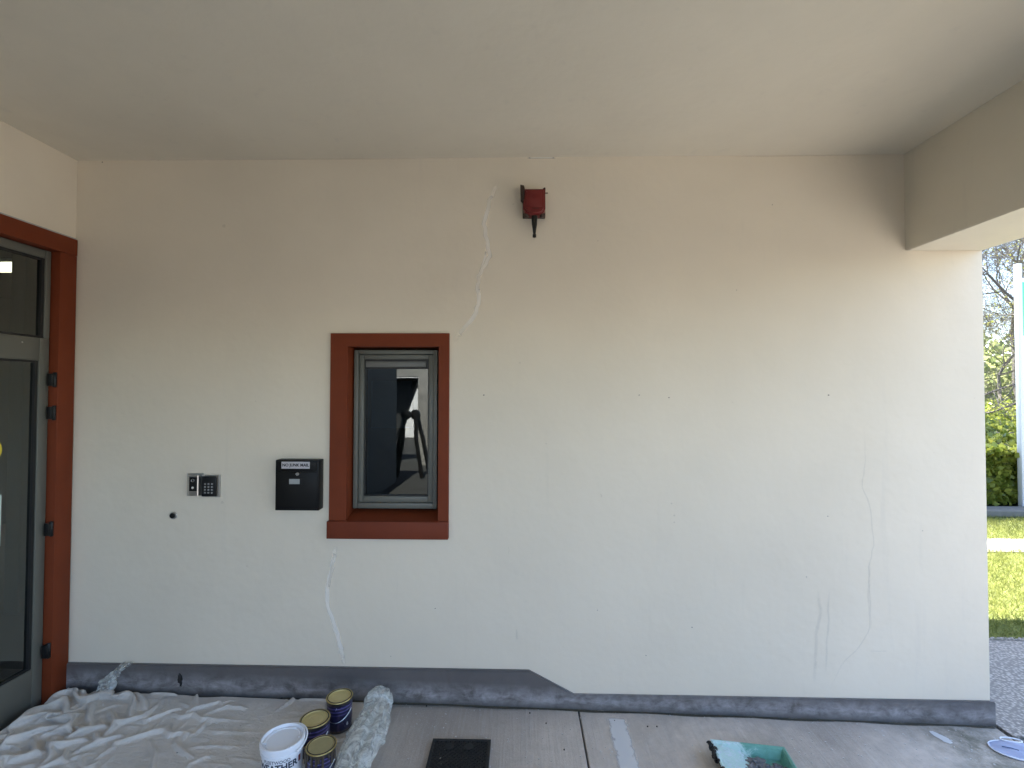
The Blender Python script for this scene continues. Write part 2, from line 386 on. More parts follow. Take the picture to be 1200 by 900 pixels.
# trees
M_BARK = plain('grey brown bark', (.11, .095, .08), .9, var=.35, scale=18, bump=.6)
M_BUD = leaf_mat('young spring leaves', (.30, .32, .06), (.46, .44, .12), .5, .5, 1.0)
def tree(x, y, h, r0, seed, label, leafn, lean=(0, 0), spread=1.0, depth=6, grp='trees beyond the hedge'):
    leafn = int(leafn * .75)
    t = thing('tree', label, 'tree', (x, y, 0), grp); R_ = random.Random(seed)
    tr = bmesh.new(); tw = bmesh.new(); tips = []
    def grow(p, d, L, r, lv):
        n = 4 if lv < 4 else 3; pts = [p]; rs = [r]; q = p.copy(); dd = d.copy()
        for i in range(n):
            dd = (dd + Vector((R_.gauss(0, .16), R_.gauss(0, .16), R_.gauss(.03, .10))) * (1 + .15 * lv)).normalized()
            q = q + dd * L / n; pts.append(q.copy()); rs.append(r * (1 - .42 * (i + 1) / n))
            if lv and i < n - 1 and lv < depth and R_.random() < .75: kid(q, dd, L * R_.uniform(.55, .8), rs[-1] * .62, lv + 1)
        tube(tr if lv == 0 else tw, pts, rs, 7 if lv < 2 else (4 if lv < 4 else 3))
        if lv < depth:
            for k in range(3 if lv < 2 else 2): kid(q, dd, L * R_.uniform(.62, .86), rs[-1] * R_.uniform(.6, .85), lv + 1)
        else: tips.append(q.copy())
        if lv >= depth - 1: tips.extend(pts[1:])
    def kid(q, dd, L, r, lv):
        a = Vector((R_.gauss(0, 1), R_.gauss(0, 1), R_.gauss(.12, .5))).normalized()
        grow(q, (dd * .75 + a * .75 * spread).normalized(), L, max(r, .0028), lv)
    grow(Vector((x, y, 0)), Vector((lean[0], lean[1], 1)).normalized(), h * .30, r0, 0)
    obj('trunk', tr, M_BARK, t, smooth=True)
    obj('crown', tw, M_BARK, t, kind='stuff')
    if leafn:
        c = np.array([tuple(p) for p in tips]); c = c[c[:, 2] > .8]; idx = rng.integers(0, len(c), leafn)
        leaf_cards('foliage', M_BUD, c[idx] + rng.normal(0, .09, (leafn, 3)), .04, .1, seed, t)['kind'] = 'stuff'
tree(9.3, 8.0, 9.0, .15, 5, 'budding tree with a thick slanting limb close beyond the hedge', 3000, lean=(.05, -.05), spread=1.0, depth=7)
tree(14.0, 11.6, 8.0, .065, 8, 'slim dark trunked tree with low spreading branches further behind the hedge', 5000, spread=1.15, depth=7)
tree(18.6, 15.6, 14, .20, 21, 'tall bare branched tree in the background against the white sky', 2500, spread=1.05, depth=7)
tree(15.2, 9.4, 10.5, .12, 14, 'spreading multi branched tree reaching in from beyond the right edge', 3500, lean=(-.1, .05), spread=1.1, depth=7)
tree(11.9, 7.4, 9.5, .11, 17, 'low forked tree close to the hedge beyond the right edge', 2500, lean=(-.12, 0), spread=1.2, depth=7)
# far shrubs that read as one green mass
n = 26000; xx = rng.uniform(14, 42, n); yy = rng.uniform(20, 27, n)
zz = rng.uniform(0, 1, n) ** .8 * (3.2 + 1.1 * np.sin(xx * .9) + .8 * np.sin(xx * 2.3 + yy))
o = leaf_cards('shrubbery', leaf_mat('pale far leaves', (.14, .18, .07), (.36, .38, .16), .5, .7, .4), np.stack([xx, yy, zz], 1), .30, .1, 31)
o['kind'] = 'stuff'; o['label'] = 'pale green far shrubbery behind the trees'

# white sign post with green panel
gp = ray(1193.5, 600); gp = CAM + gp * (-CAM.z / gp.z); PX, PY = gp.x + .06, gp.y
t = thing('sign_post', 'white square post carrying a green and white notice panel beside the hedge', 'sign post', (PX, PY, 0))
obj('post', bx(PX - .027, PX + .027, PY - .027, PY + .04, 0, 3.42, bev=.006), plain('white gloss post paint', (.62, .62, .64), .35, var=.04), t, smooth=True)
obj('notice_panel', bx(PX + .03, PX + 1.1, PY - .012, PY + .012, .45, 3.22, bev=.003), M_WHITE, t)
obj('green_field', bx(PX + .031, PX + 1.07, PY - .019, PY - .013, 2.42, 3.16), plain('mint green print', (.10, .50, .30), .5), t)
obj('far_post', bx(PX + 1.105, PX + 1.185, PY - .04, PY + .04, 0, 3.42, bev=.006), MATS['white gloss post paint'], t, smooth=True)

# ================================================================== BUILDING
# facing wall, with an opening for the window
wx0, wz1 = wall_pt(389, 391); wx1, _ = wall_pt(527, 391); _, wz0 = wall_pt(450, 630)
ix0, iz1 = wall_pt(407.5, 406, -.016); ix1, iz0 = wall_pt(513, 611, -.016)
ox0, ox1, oz0, oz1 = ix0 - .03, ix1 + .03, iz0 - .03, iz1 + .03
wall = thing('entrance_wall', 'long cream painted wall holding the small red framed window', 'wall', (0, .1, 0))
bm = bmesh.new(); TH = .34
box(bm, XL - .2, ox0, 0, TH, -.1, HC); box(bm, ox1, XR, 0, TH, -.1, HC); box(bm, ox0, ox1, 0, TH, -.1, oz0); box(bm, ox0, ox1, 0, TH, oz1, HC)
bmesh.ops.remove_doubles(bm, verts=bm.verts, dist=1e-5)
# remove inner duplicate faces between the four blocks
dup = [f for f in bm.faces if (abs(f.calc_center_median().x - ox0) < 1e-4 or abs(f.calc_center_median().x - ox1) < 1e-4) and f.calc_area() > 1e-6 and len({round(v.co.z, 3) for v in f.verts} & {round(HC, 3), -.1}) == 2]
obj('wall_face', bm, M_WALL, wall)
# plinth: tall part, sloping cut, low part
def plx(px, py): return wall_pt(px, py, -.014)
a = plx(80, 775); b_ = plx(620, 785); c = plx(673, 812); d = plx(1162, 821)
zb = -.05; prf = [(XL + .002, zb), (XR + .012, zb), (XR + .012, .130), (c[0], .134), (b_[0], .246), (XL + .002, .251)]
bm = bmesh.new(); prism(bm, prf, 'y', -.014, 0.02)
bmesh.ops.bevel(bm, geom=[e for e in bm.edges if all(abs(v.co.y + .014) < 1e-4 and v.co.z > 0 for v in e.verts)], offset=.004, segments=2, affect='EDGES')
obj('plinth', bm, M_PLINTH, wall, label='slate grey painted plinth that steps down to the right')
obj('plinth', bx(XR + .001, XR + .012, .021, TH, -.05, .13), M_PLINTH, wall, label='short grey plinth return round the wall end')
# sealing dirt line at foot of plinth
def on_wall(off): return lambda u, v: (u, off, v)
M_GRIT = faded('damp grit', (.07, .065, .045), .9, 30, (.3, .55), ends=60)
bm = ribbon([(x_, -.021 + .004 * math.sin(x_ * 13)) for x_ in np.linspace(-1.2, 2.27, 60)], .022, lambda u, v: (u, v, floor_z(u) + .0015))
obj('grit_line', bm, M_GRIT, wall)
# filled crack above and below the window, dark hairlines at the right
M_FILL = faded('crack filler', (.97, .94, .88), .6, 24, (.18, .52))
M_HAIR = faded('hairline stain', (.42, .39, .38), .12, 40, (.30, .75))
def wline(pts, w, mat, name, seed, wob=.9, off=-.0004, n=4):
    q = [wall_pt(*p) for p in smooth_line(pts, n, wob, seed)]
    obj(name, ribbon(q, w, on_wall(off)), mat, wall)
wline([(583, 214), (574, 235), (567, 262), (572, 290), (575, 300), (562, 320), (559, 335), (562, 352), (556, 370), (541, 389), (531, 400)], .024, M_FILL, 'crack_filler', 1)
wline([(571, 292), (566, 308), (560, 325), (562, 345)], .012, M_FILL, 'crack_filler', 2, .5)
wline([(596, 640 - 0), (597, 650)], .004, M_HAIR, 'hairline_crack', 3)
wline([(394, 640), (391, 655), (389, 665), (383, 690), (384, 712), (391, 730), (397, 748), (400, 765), (405, 781)], .024, M_FILL, 'crack_filler', 4)
wline([(390, 655), (388, 672), (385, 690)], .014, M_FILL, 'crack_filler', 5)
wline([(617, 185), (652, 185)], .010, M_FILL, 'crack_filler', 6, .15, n=2)
wline([(1012, 500), (1015, 540), (1010, 570), (1021, 600), (1024, 640), (1018, 665), (1019, 700), (1020, 735), (1008, 756), (985, 780), (972, 810)], .009, M_HAIR, 'hairline_crack', 7)
wline([(1018, 655), (1018, 700), (1020, 738)], .016, M_HAIR, 'hairline_crack', 17)
wline([(959, 690), (961, 720), (957, 745), (956, 770), (954, 800)], .022, M_HAIR, 'scuff_streak', 8)
wline([(972, 690), (970, 740), (967, 790)], .014, M_HAIR, 'scuff_streak', 9)
wline([(1020, 763), (1040, 763)], .006, M_HAIR, 'scuff_streak', 10, .2)
wline([(605, 737), (606, 750)], .012, M_HAIR, 'scuff_streak', 11, .2)
wline([(858, 183), (900, 183), (960, 182), (1045, 180)], .012, M_HAIR, 'joint_crack', 14, .3)
wline([(150, 188), (300, 187), (560, 186)], .006, M_HAIR, 'joint_crack', 15, .2)
bm = bmesh.new(); R_ = random.Random(4)
for px, py, r in ((784, 466, 1.2), (567, 463, 1.4), (787, 590, .7), (790, 604, .9), (790, 612, .7), (811, 735, 1), (510, 713, 1), (700, 715, .8), (757, 768, .9), (186, 187, 1.6), (945, 676, .8), (970, 605, .8), (1081, 622, .7), (749, 463, 1.), (640, 520, .6), (120, 190, 1), (458, 769, .6), (863, 340, .6), (905, 240, .7), (300, 470, .5), (971, 463, 1.5)):
    x, z = wall_pt(px, py); r *= .0028; pts = [(x + r * R_.uniform(.6, 1.2) * math.cos(q), z + r * R_.uniform(.6, 1.2) * math.sin(q)) for q in (k * math.pi / 3.5 for k in range(7))]
    prism(bm, pts, 'y', -.0015, .001)
obj('fly_specks', bm, plain('brown specks', (.13, .10, .08), .8), wall, kind='stuff')

# ---- window, part of the wall
fy = -.016; FYW = .085
bm = bmesh.new()
box(bm, wx0, ix0, fy, .10, iz0, wz1); box(bm, ix1, wx1, fy, .10, iz0, wz1); box(bm, ix0, ix1, fy, .10, iz1, wz1)
win = thing('window', 'small upright window in a red oxide surround with reflecting dark glass', 'window', ((wx0 + wx1) / 2, .05, wz0))
def mitred(bm): bmesh.ops.remove_doubles(bm, verts=bm.verts, dist=1e-5)
obj('surround', bm, M_RED, win)
sx0, _ = wall_pt(382.5, 611, -.03)
# sill board at the front, sloping inner sill behind it
obj('sill', bx(sx0, wx1 + .001, -.030, .0, wz0, iz0 - .001, bev=.003), M_SILL, win, smooth=True)
bm = bmesh.new(); prism(bm, [(-.015, iz0 - .001), (.10, iz0 + .03), (.10, iz0 - .05), (.001, iz0 - .05)], 'x', ix0 + .001, ix1 - .001)
obj('sloping_sill', bm, M_RED, win)
fx0, fz1 = wall_pt(415, 410, FYW - .03); fx1, fz0 = wall_pt(511.7, 596.5, FYW - .03)
fx1 = min(fx1, ix1 - .002)
def ring_frame(x0, x1, z0, z1, w, y0, y1, bev=.003, wt=None, wb=None):
    wt = wt or w; wb = wb or w; bm = bmesh.new()
    box(bm, x0, x0 + w, y0, y1, z0, z1, bev); box(bm, x1 - w, x1, y0, y1, z0, z1, bev)
    box(bm, x0 + w + .0005, x1 - w - .0005, y0 + .001, y1, z1 - wt, z1, bev); box(bm, x0 + w + .0005, x1 - w - .0005, y0 + .001, y1, z0, z0 + wb, bev); return bm
obj('outer_frame', ring_frame(fx0, fx1, fz0, fz1, .022, FYW - .03, FYW + .03, wb=.028), M_ALU, win, smooth=True)
obj('sash', ring_frame(fx0 + .0235, fx1 - .0235, fz0 + .0295, fz1 - .0235, .024, FYW - .018, FYW + .025, wb=.03), M_ALU, win, smooth=True)
gx0, gx1, gz0, gz1 = fx0 + .0475, fx1 - .0475, fz0 + .0595, fz1 - .0475
obj('gasket', ring_frame(gx0, gx1, gz0, gz1, .006, FYW - .006, FYW + .02, bev=0), M_GASKET, win)
obj('vent_strip', bx(gx0 + .007, gx1 - .016, FYW - .012, FYW + .01, gz1 - .040, gz1 - .010, bev=.003), M_ALUV, win, smooth=True)
obj('vent_gasket', bx(gx0 + .006, gx1 - .006, FYW - .004, FYW + .012, gz1 - .049, gz1 - .0065), M_GASKET, win)
obj('glass_pane', bx(gx0 + .006, gx1 - .006, FYW + .004, FYW + .008, gz0 + .006, gz1 - .0495), M_GLASS, win)
# frame packers filling the gap between frame and reveal
obj('reveal_lining', ring_frame(ox0 + .001, ox1 - .001, oz0 + .001, oz1 - .001, .029, .101, .30, bev=0), M_RED, win)

# room behind the window
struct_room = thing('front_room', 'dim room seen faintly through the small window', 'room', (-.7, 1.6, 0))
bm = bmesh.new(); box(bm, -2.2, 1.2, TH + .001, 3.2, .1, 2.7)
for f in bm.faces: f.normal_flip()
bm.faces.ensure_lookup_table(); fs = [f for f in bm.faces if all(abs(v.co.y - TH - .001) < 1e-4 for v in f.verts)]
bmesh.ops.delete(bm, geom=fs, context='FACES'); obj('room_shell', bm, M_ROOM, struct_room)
tag(obj('poster', bx(-1.75, -1.28, 3.15, 3.17, 1.2, 1.75), plain('pale blue paper', (.35, .45, .6), .7)), 'pale blue poster on the back wall behind the small window', 'poster')

# ---- ceiling, beam, side wall, roof
bm = bmesh.new(); box(bm, XL - .2, 1.91, YB, .0, HC, 2.98)
struct(obj('ceiling', bm, M_CEIL))
BX0 = wall_pt(1061, 293)[0]; BZ = (wall_pt(1061, 293)[1] + wall_pt(1149, 295)[1]) / 2
bm = bmesh.new(); box(bm, BX0, XR, YB, -.0005, BZ, HC - .0005)
bmesh.ops.bevel(bm, geom=[e for e in bm.edges if abs(e.verts[0].co.z - BZ) < 1e-4 and abs(e.verts[1].co.z - BZ) < 1e-4], offset=.004, segments=2, affect='EDGES')
tag(obj('beam', bm, M_CEIL), 'deep cream downstand beam running along the right edge of the canopy', 'beam')
tag(obj('column', bx(BX0 + .002, XR - .002, YB, YB + .35, -.05, BZ - .001, bev=.004), M_WALL), 'square cream column holding the outer end of the beam', 'column')
tag(obj('beam', bx(XL, BX0 - .001, YB, YB + .3, 2.14, HC - .0006, bev=.003), M_CEIL), 'unseen cream cross beam added along the canopy edge to cut sky light', 'beam')  # unseen beam, added to keep sky light off the upper wall
roof = tag(obj('roof', bx(XL - 4.0, 2.42, YB - .06, 6.5, 2.981, 3.2), M_PLAINCON), 'flat concrete roof slab over the entrance passage', 'roof')
tag(obj('shade_slab', bx(2.421, 3.75, 1.0, 2.90, 3.0, 3.2), M_PLAINCON), 'unseen slab added to throw shade on the pavement by the wall end', 'roof')  # unseen slab, added to cast the shadow edge onto the near grass
tag(obj('rear_building', bx(XL - 3.9, 2.0, 3.3, 6.4, -.05, 2.98), M_RENDER), 'plain rendered building block behind the entrance wall', 'building')

# side wall (left) with the door
SX = XL
dy_c, dz_top = side_pt(88, 282); 
dy_far = -1.22
lz = side_pt(87.5, 281)[1]
side = thing('door_wall', 'cream side wall at the left holding the glazed entrance door', 'wall', (SX - .15, -3, 0))
bm = bmesh.new()
box(bm, SX - .3, SX, YB, -.0005, lz, HC - .0005); box(bm, SX - .3, SX, YB, dy_far, -.1, lz - .0005)
obj('wall_face', bm, M_WALL, side)
# door frame (red timber), head and jamb
jy1, jy0 = -.004, side_pt(65.5, 420)[0]
hz = side_pt(60, 292)[1]
drf = thing('entrance_door', 'grey green glazed entrance door in red frame at the left edge', 'door', (SX, -.6, .1))
FRX = SX + .014
obj('door_head', bx(SX - .10, FRX, dy_far, jy1, hz, lz - .001, bev=.003), M_RED, drf, smooth=True)
obj('door_jamb', bx(SX - .10, FRX - .002, jy0, jy1, .06, hz - .001, bev=.003), M_RED, drf, smooth=True)
obj('door_jamb', bx(SX - .10, FRX - .002, dy_far, dy_far + .06, .06, hz - .001, bev=.003), M_RED, drf, smooth=True)
obj('sealant_bead', bx(SX, SX + .006, -.006, -.0006, .25, lz), M_SEAL, drf)
obj('head_seal', bx(SX, SX + .005, dy_far, -.0055, lz + .001, lz + .007), M_SEAL, drf)
DX = SX - .030; y_st = jy0 - .003
def door_y(px, py): return side_pt(px, py, DX)[0]
yu = door_y(53, 350); yl = door_y(42, 600); zt = hz - .004
zg1 = side_pt(54, 303, DX)[1]; zg0 = side_pt(52, 396, DX)[1]; zl1 = side_pt(38, 422, DX)[1]; zl0 = side_pt(42, 782, DX)[1]; zbm = .10
ye = dy_far + .063
leafbm = bmesh.new(); X0, X1 = DX - .045, DX
box(leafbm, X0, X1, yl, y_st, zbm, zg0 - .0015, .003)                       # hinge stile
box(leafbm, X0, X1, yu, y_st, zg0 - .001, zt, .003)
box(leafbm, X0, X1, ye, ye + .09, zbm, zt, .003)
box(leafbm, X0 + .001, X1 - .001, ye + .0905, yu - .0005, zg1, zt - .0005, .003)      # head rail
box(leafbm, X0 + .001, X1 - .001, ye + .0905, yl - .0005, zl1, zg0 - .002, .003)        # mid rail
box(leafbm, X0 + .001, X1 - .001, ye + .0905, yl - .0005, zbm, zl0, .003)
leaf = obj('door_leaf', leafbm, M_ALU, drf, smooth=True)
for z0, z1, yy in ((zg0, zg1, yu), (zl0, zl1, yl)):
    bm = bmesh.new(); xg0, xg1 = DX - .03, DX - .006
    box(bm, xg0, xg1, yy - .014, yy - .0005, z0, z1); box(bm, xg0, xg1, ye + .091, ye + .10, z0, z1); box(bm, xg0, xg1, ye + .1005, yy - .0145, z1 - .010, z1 - .0005); box(bm, xg0, xg1, ye + .1005, yy - .0145, z0 + .0005, z0 + .008)
    obj('gasket', bm, M_GASKET, leaf)
    obj('glass_pane', bx(DX - .022, DX - .017, ye + .1005, yy - .0145, z0 + .0085, z1 - .0105), M_GLASS, leaf)
for px, py in ((61, 445), (60.5, 484), (57, 621), (55, 764)):
    y_, z_ = side_pt(px, py, SX + .004)
    bm = bmesh.new(); lathe(bm, [(.007, -.036), (.0085, -.034), (.0085, -.001), (.007, 0), (.0085, .001), (.0085, .034), (.007, .036)], (SX + .0, y_st + .000, z_), 12)
    box(bm, SX - .02, SX + .004, y_st - .018, y_st + .012, z_ - .03, z_ + .03, .002)
    obj('hinge', bm, M_BLACK, drf, smooth=True)
obj('threshold', bx(SX - .1, FRX - .004, dy_far + .061, jy0 - .001, .03, .098, bev=.004), M_GASKET, drf)
ys, zs = side_pt(-9, 528, DX - .015)
bm = bmesh.new(); lathe(bm, [(.058, -.001), (.058, .001)], (DX - .0145, door_y(-11, 528), zs), 40, 'x'); obj('yellow_sticker', bm, plain('yellow vinyl', (.75, .62, .05), .4), leaf)
obj('paper_notice', bx(DX - .0155, DX - .0145, door_y(-30, 600), door_y(5, 600), side_pt(4, 640, DX)[1], side_pt(4, 580, DX)[1]), plain('white green paper', (.62, .72, .66), .7), leaf)
# small screw on the rail
bm = bmesh.new(); lathe(bm, [(.004, 0), (.003, .002)], (DX, door_y(26, 401), side_pt(26, 401, DX)[1]), 10, 'x'); obj('screw', bm, M_STEEL, leaf)
# hallway behind the door
hall = thing('hallway', 'dark hallway behind the glazed entrance door', 'room', (-5, -.5, 0))
bm = bmesh.new(); box(bm, -6.1, SX - .301, -2.4, 3.2, .05, 2.72)
for f in bm.faces: f.normal_flip()
fs = [f for f in bm.faces if all(abs(v.co.x - SX + .301) < 1e-4 for v in f.verts)]
bmesh.ops.delete(bm, geom=fs, context='FACES'); obj('room_shell', bm, M_ROOM, hall)
obj('dividing_wall', bx(-3.6, -3.5, .90, 3.1, .06, 2.71), plain('grey green partition', (.16, .17, .14), .8), hall)
ml = bpy.data.materials.new('lit diffuser'); ml.use_nodes = True; bb = ml.node_tree.nodes['Principled BSDF']; bb.inputs['Emission Color'].default_value = (1, .9, .65, 1); bb.inputs['Emission Strength'].default_value = .55
cl = thing('ceiling_light', 'lit warm ceiling light panel seen through the door glass', 'ceiling light', (-4.6, 1.5, 2.66))
obj('housing', bx(-5.0, -4.15, 1.42, 1.76, 2.675, 2.70), M_WHITE, cl); obj('diffuser', bx(-4.95, -4.2, 1.46, 1.72, 2.66, 2.674), ml, cl)

# ---- courtyard behind the viewer (shows in the window glass), with added light blockers
tag(obj('courtyard_wall', bx(-5.2, -1.2, -15.1, -14.8, 0, 2.5, bev=.01), M_RENDER), 'pale rendered wall across the courtyard, mirrored in the window', 'wall')
tag(obj('rear_light_block', bx(-16, 6, -24, -15.2, 0, 2.2), plain('dark brown brick', (.085, .07, .055), .9, var=.3, scale=5)), 'unseen dark brick block behind the viewer, added to cut rear light', 'building')  # unseen block, added to control the light coming from behind the viewer
tag(obj('yard_wall', bx(XL - 9, SX, -6.1, YB - .002, 0, 2.15), plain('grey wing render', (.10, .095, .085), .9, var=.15, scale=2)), 'low grey rendered yard wall continuing from the door wall', 'wall')
tag(obj('side_light_block', bx(7.2, 7.5, -20, -2.2, 0, 2.0), plain('side blocker brick', (.10, .085, .06), .9, var=.3, scale=5)), 'side blocker brick wall, unseen, added to block light from the right', 'wall')  # unseen wall, added to dim the light entering from the right
t = thing('concrete_portal', 'rough concrete portal of post and lintel across the passage', 'portal', (-2.2, -8.2, 0))
zl = 1.6 + (462 - 431) / 560 * 10.7; zl0_ = 1.6 + (462 - 442) / 560 * 10.7
obj('lintel', bx(-7, -2.32, -8.45, -8.1, zl0_, zl + .1, bev=.01), M_PLAINCON, t)
M_BRICK = plain('dark brown brick', (.085, .07, .055), .9, var=.3, scale=5)
obj('rear_light_screen', bx(-7, -2.33, -8.44, -8.12, zl + .101, 2.35), M_BRICK, t)  # strip over the lintel, added to reduce light from the rear left
obj('post', bx(-2.32, -1.85, -8.5, -8.05, 0, 2.5, bev=.01), M_PLAINCON, t)
bm = bmesh.new(); prism(bm, [(-7, 0), (-3.18, 0), (-2.80, 1.0), (-2.42, zl0_ - .01), (-7, zl0_ - .01)], 'y', -8.9, -8.6)
tag(obj('ramp_screen', bm, M_DARK), 'dark sloping ended screen panel under the concrete lintel', 'screen')
t = thing('stepladder', 'black folding stepladder with rounded top caps standing in the passage', 'stepladder', (-2.15, -6.6, 0))
for sx in (-1, 1):
    for dx in (0, .16):
        bm = bmesh.new(); cx = -2.02 + dx * 0
        pts = [(-2.12 + sx * (.36 - dx * .75), -6.6 + dx, 0.02), (-2.12 + sx * (.22 - dx * .6), -6.6 + dx, .75), (-2.12 + sx * .12, -6.6 + dx, 1.12), (-2.12 + sx * .07, -6.6 + dx, 1.22)]
        tube(bm, pts, .040, 8); obj('leg', bm, M_BLACK, t, smooth=True)
    bm = bmesh.new(); lathe(bm, [(.02, -.06), (.09, -.05), (.10, 0), (.09, .05), (.02, .06)], (-2.12 + sx * .09, -6.52, 1.2), 20, 'y'); obj('top_cap', bm, M_BLACK, t, smooth=True)

# ================================================================== THINGS ON THE WALL
# letterbox
x0, z1 = wall_pt(323, 539, -.055); x1, z0 = wall_pt(373.3, 598.5, -.055)
t = thing('letterbox', 'black metal letterbox marked NO JUNK MAIL left of the window', 'letterbox', ((x0 + x1) / 2, 0, z0))
bm = bmesh.new(); box(bm, x0, x1, -.055, -.0005, z0, z1, .0025); obj('body', bm, M_BOX, t, smooth=True)
zf = z1 - .055
obj('flap', bx(x0 + .010, x1 - .010, -.061, -.0555, zf, z1 - .006, bev=.002), M_BOX, t, smooth=True)
obj('door', bx(x0 + .006, x1 - .006, -.0585, -.0555, z0 + .010, zf - .004, bev=.002), M_BOX, t, smooth=True)
lx0, lz1 = wall_pt(330, 541, -.061); lx1, lz0 = wall_pt(363, 549.3, -.061)
st = obj('sticker', bx(lx0, lx1, -.0620, -.0611, lz0, lz1), plain('silver foil label', (.55, .53, .56), .3, .6), t)
cxm, czm = (lx0 + lx1) / 2, (lz0 + lz1) / 2
obj('lettering', text_mesh('NO JUNK MAIL', .0195, lambda x, y, z: (cxm + x, -.0623 - z, czm + y), bold=.0006), M_GASKET, st)
kx, kz = wall_pt(348.6, 555.5, -.06)
bm = bmesh.new(); lathe(bm, [(.008, 0), (.008, -.004), (.0065, -.006)], (kx, -.0586, kz), 20, 'y'); kk = obj('lock', bm, M_STEEL, t, smooth=True)
obj('keyhole', bx(kx - .0012, kx + .0012, -.0652, -.0642, kz - .004, kz + .004), M_GASKET, kk)
nx0, nz1 = wall_pt(339, 561.3, -.06); nx1, nz0 = wall_pt(357, 567.3, -.06)
nm = nx0 + (nx1 - nx0) * .68
np_ = obj('name_holder', bx(nx0 - .002, nx1, -.0605, -.0586, nz0 - .002, nz1 + .002, bev=.0008), M_BLACK, t)
obj('name_card', bx(nx0, nm, -.0612, -.0606, nz0, nz1), plain('grey card', (.33, .34, .33), .6), np_)

# intercom
x0, z1 = wall_pt(222, 557, -.03); x1, z0 = wall_pt(231.5, 581, -.03); xb = wall_pt(239, 581)[0]; xa = wall_pt(220.5, 570)[0]
t = thing('door_intercom', 'steel wedge shaped door intercom with camera left of the keypad', 'intercom', ((x0 + xb) / 2, 0, z0))
bm = bmesh.new(); prism(bm, [(xa, -.0005), (xa, -.008), (x0, -.032), (x1, -.034), (x1 + .003, -.030), (xb - .006, -.012), (xb - .006, -.0005)], 'z', z0, z1)
obj('casing', bm, M_STEEL, t)
obj('back_plate', bx(xa - .003, xb - .002, -.004, -.0004, z0 - .006, z1 + .006), M_STEEL, t)
fz1_, fz0_ = z1 - .008, z0 + .024
obj('front_panel', bx(x0 + .004, x1 - .001, -.0375, -.0335, fz0_, fz1_, bev=.001), M_BLACK, t)
cxm = (x0 + x1) / 2 + .001
bm = bmesh.new(); tube(bm, [(cxm + .007 * math.cos(a_), -.0385, fz1_ - .016 + .007 * math.sin(a_)) for a_ in np.linspace(0, 2 * math.pi, 20, endpoint=False)], .0012, 6, True); obj('camera_ring', bm, M_STEEL, t)
bm = bmesh.new(); lathe(bm, [(.0055, 0), (.0045, -.003)], (cxm, -.0375, fz1_ - .016), 16, 'y'); obj('camera_lens', bm, M_GASKET, t, smooth=True)
bm = bmesh.new(); lathe(bm, [(.006, 0), (.0055, -.002), (.002, -.003)], (cxm, -.0375, fz0_ + .017), 16, 'y'); obj('call_button', bm, plain('frosted button', (.55, .55, .52), .3), t, smooth=True)
# keypad
x0, z1 = wall_pt(237.5, 556.5, -.008); x1, z0 = wall_pt(257.5, 582.5, -.008)
t = thing('keypad', 'black twelve button entry keypad in silver frame beside the intercom', 'keypad', ((x0 + x1) / 2, 0, z0))
obj('frame', ring_frame(x0, x1, z0, z1, .010, -.010, -.0005, bev=.001, wt=.006, wb=.006), M_STEEL, t)
obj('face', bx(x0 + .003, x1 - .013, -.020, -.0105, z0 + .005, z1 - .006, bev=.002), M_BLACK, t, smooth=True)
kxs = (x0 + .003 + x1 - .013) / 2
for r in range(4):
    for c_ in range(3):
        kx, kz = kxs + (c_ - 1) * .0175, (z0 + z1) / 2 + .012 - r * .0145
        b_ = obj('button', bx(kx - .0048, kx + .0048, -.0225, -.0201, kz - .0042, kz + .0042, bev=.0008), plain('grey keys', (.18, .18, .18), .4), t)
        obj('digit', text_mesh('123456789*0#'[r * 3 + c_], .0095, lambda x, y, z, kx=kx, kz=kz: (kx + x, -.0228 - z, kz + y), depth=.0004), plain('pale key print', (.6, .6, .58), .5), b_)
# small round sensor
cx, cz = wall_pt(201.5, 604.5, -.01)
t = thing('door_button', 'small round black push button with metal ring low on the wall', 'button', (cx, 0, cz))
bm = bmesh.new(); lathe(bm, [(.0185, 0), (.0185, -.004), (.0165, -.006)], (cx + .002, -.0003, cz), 24, 'y'); obj('ring', bm, M_STEEL, t, smooth=True)
bm = bmesh.new(); lathe(bm, [(.0130, 0), (.0130, -.004), (.011, -.006), (.003, -.0065)], (cx, -.0062, cz), 24, 'y'); obj('plunger', bm, M_BLACK, t, smooth=True)

# alarm sounder
ax0, az1 = wall_pt(613.5, 221, -.075); ax1, az0 = wall_pt(639, 251, -.075)
am = (ax0 + ax1) / 2
t = thing('alarm_sounder', 'red alarm box with dark bracket and hanging black gland above window', 'alarm', (am, 0, az0))
bm = bmesh.new(); prof = [(ax0, az1 - .004), (ax0 + .006, az1), (ax1 - .006, az1), (ax1, az1 - .006), (ax1 + .001, az0 + .028), (ax1 - .010, az0 + .008), (ax1 - .03, az0), (ax0 + .03, az0), (ax0 + .010, az0 + .008), (ax0 - .001, az0 + .028)]
prism(bm, prof, 'y', -.078, -.022)
bmesh.ops.bevel(bm, geom=[e for e in bm.edges if all(v.co.y < -.07 for v in e.verts)], offset=.010, segments=3, affect='EDGES')
body = obj('body', bm, M_ALARM, t, smooth=True)
bm = bmesh.new(); box(bm, ax0 + .018, ax1 - .018, -.0805, -.0782, az0 + .035, az1 - .012, .001); obj('cover_plate', bm, M_ALARM, body, smooth=True)
bm = bmesh.new(); box(bm, am - .012, am + .022, -.0815, -.0806, az0 + .026, az0 + .029); obj('nameplate', bm, M_RUST, body)
obj('back_box', bx(ax0 - .004, ax1 + .003, -.0215, -.0005, az0 + .004, az1 + .002, bev=.003), M_RUST, t, smooth=True)
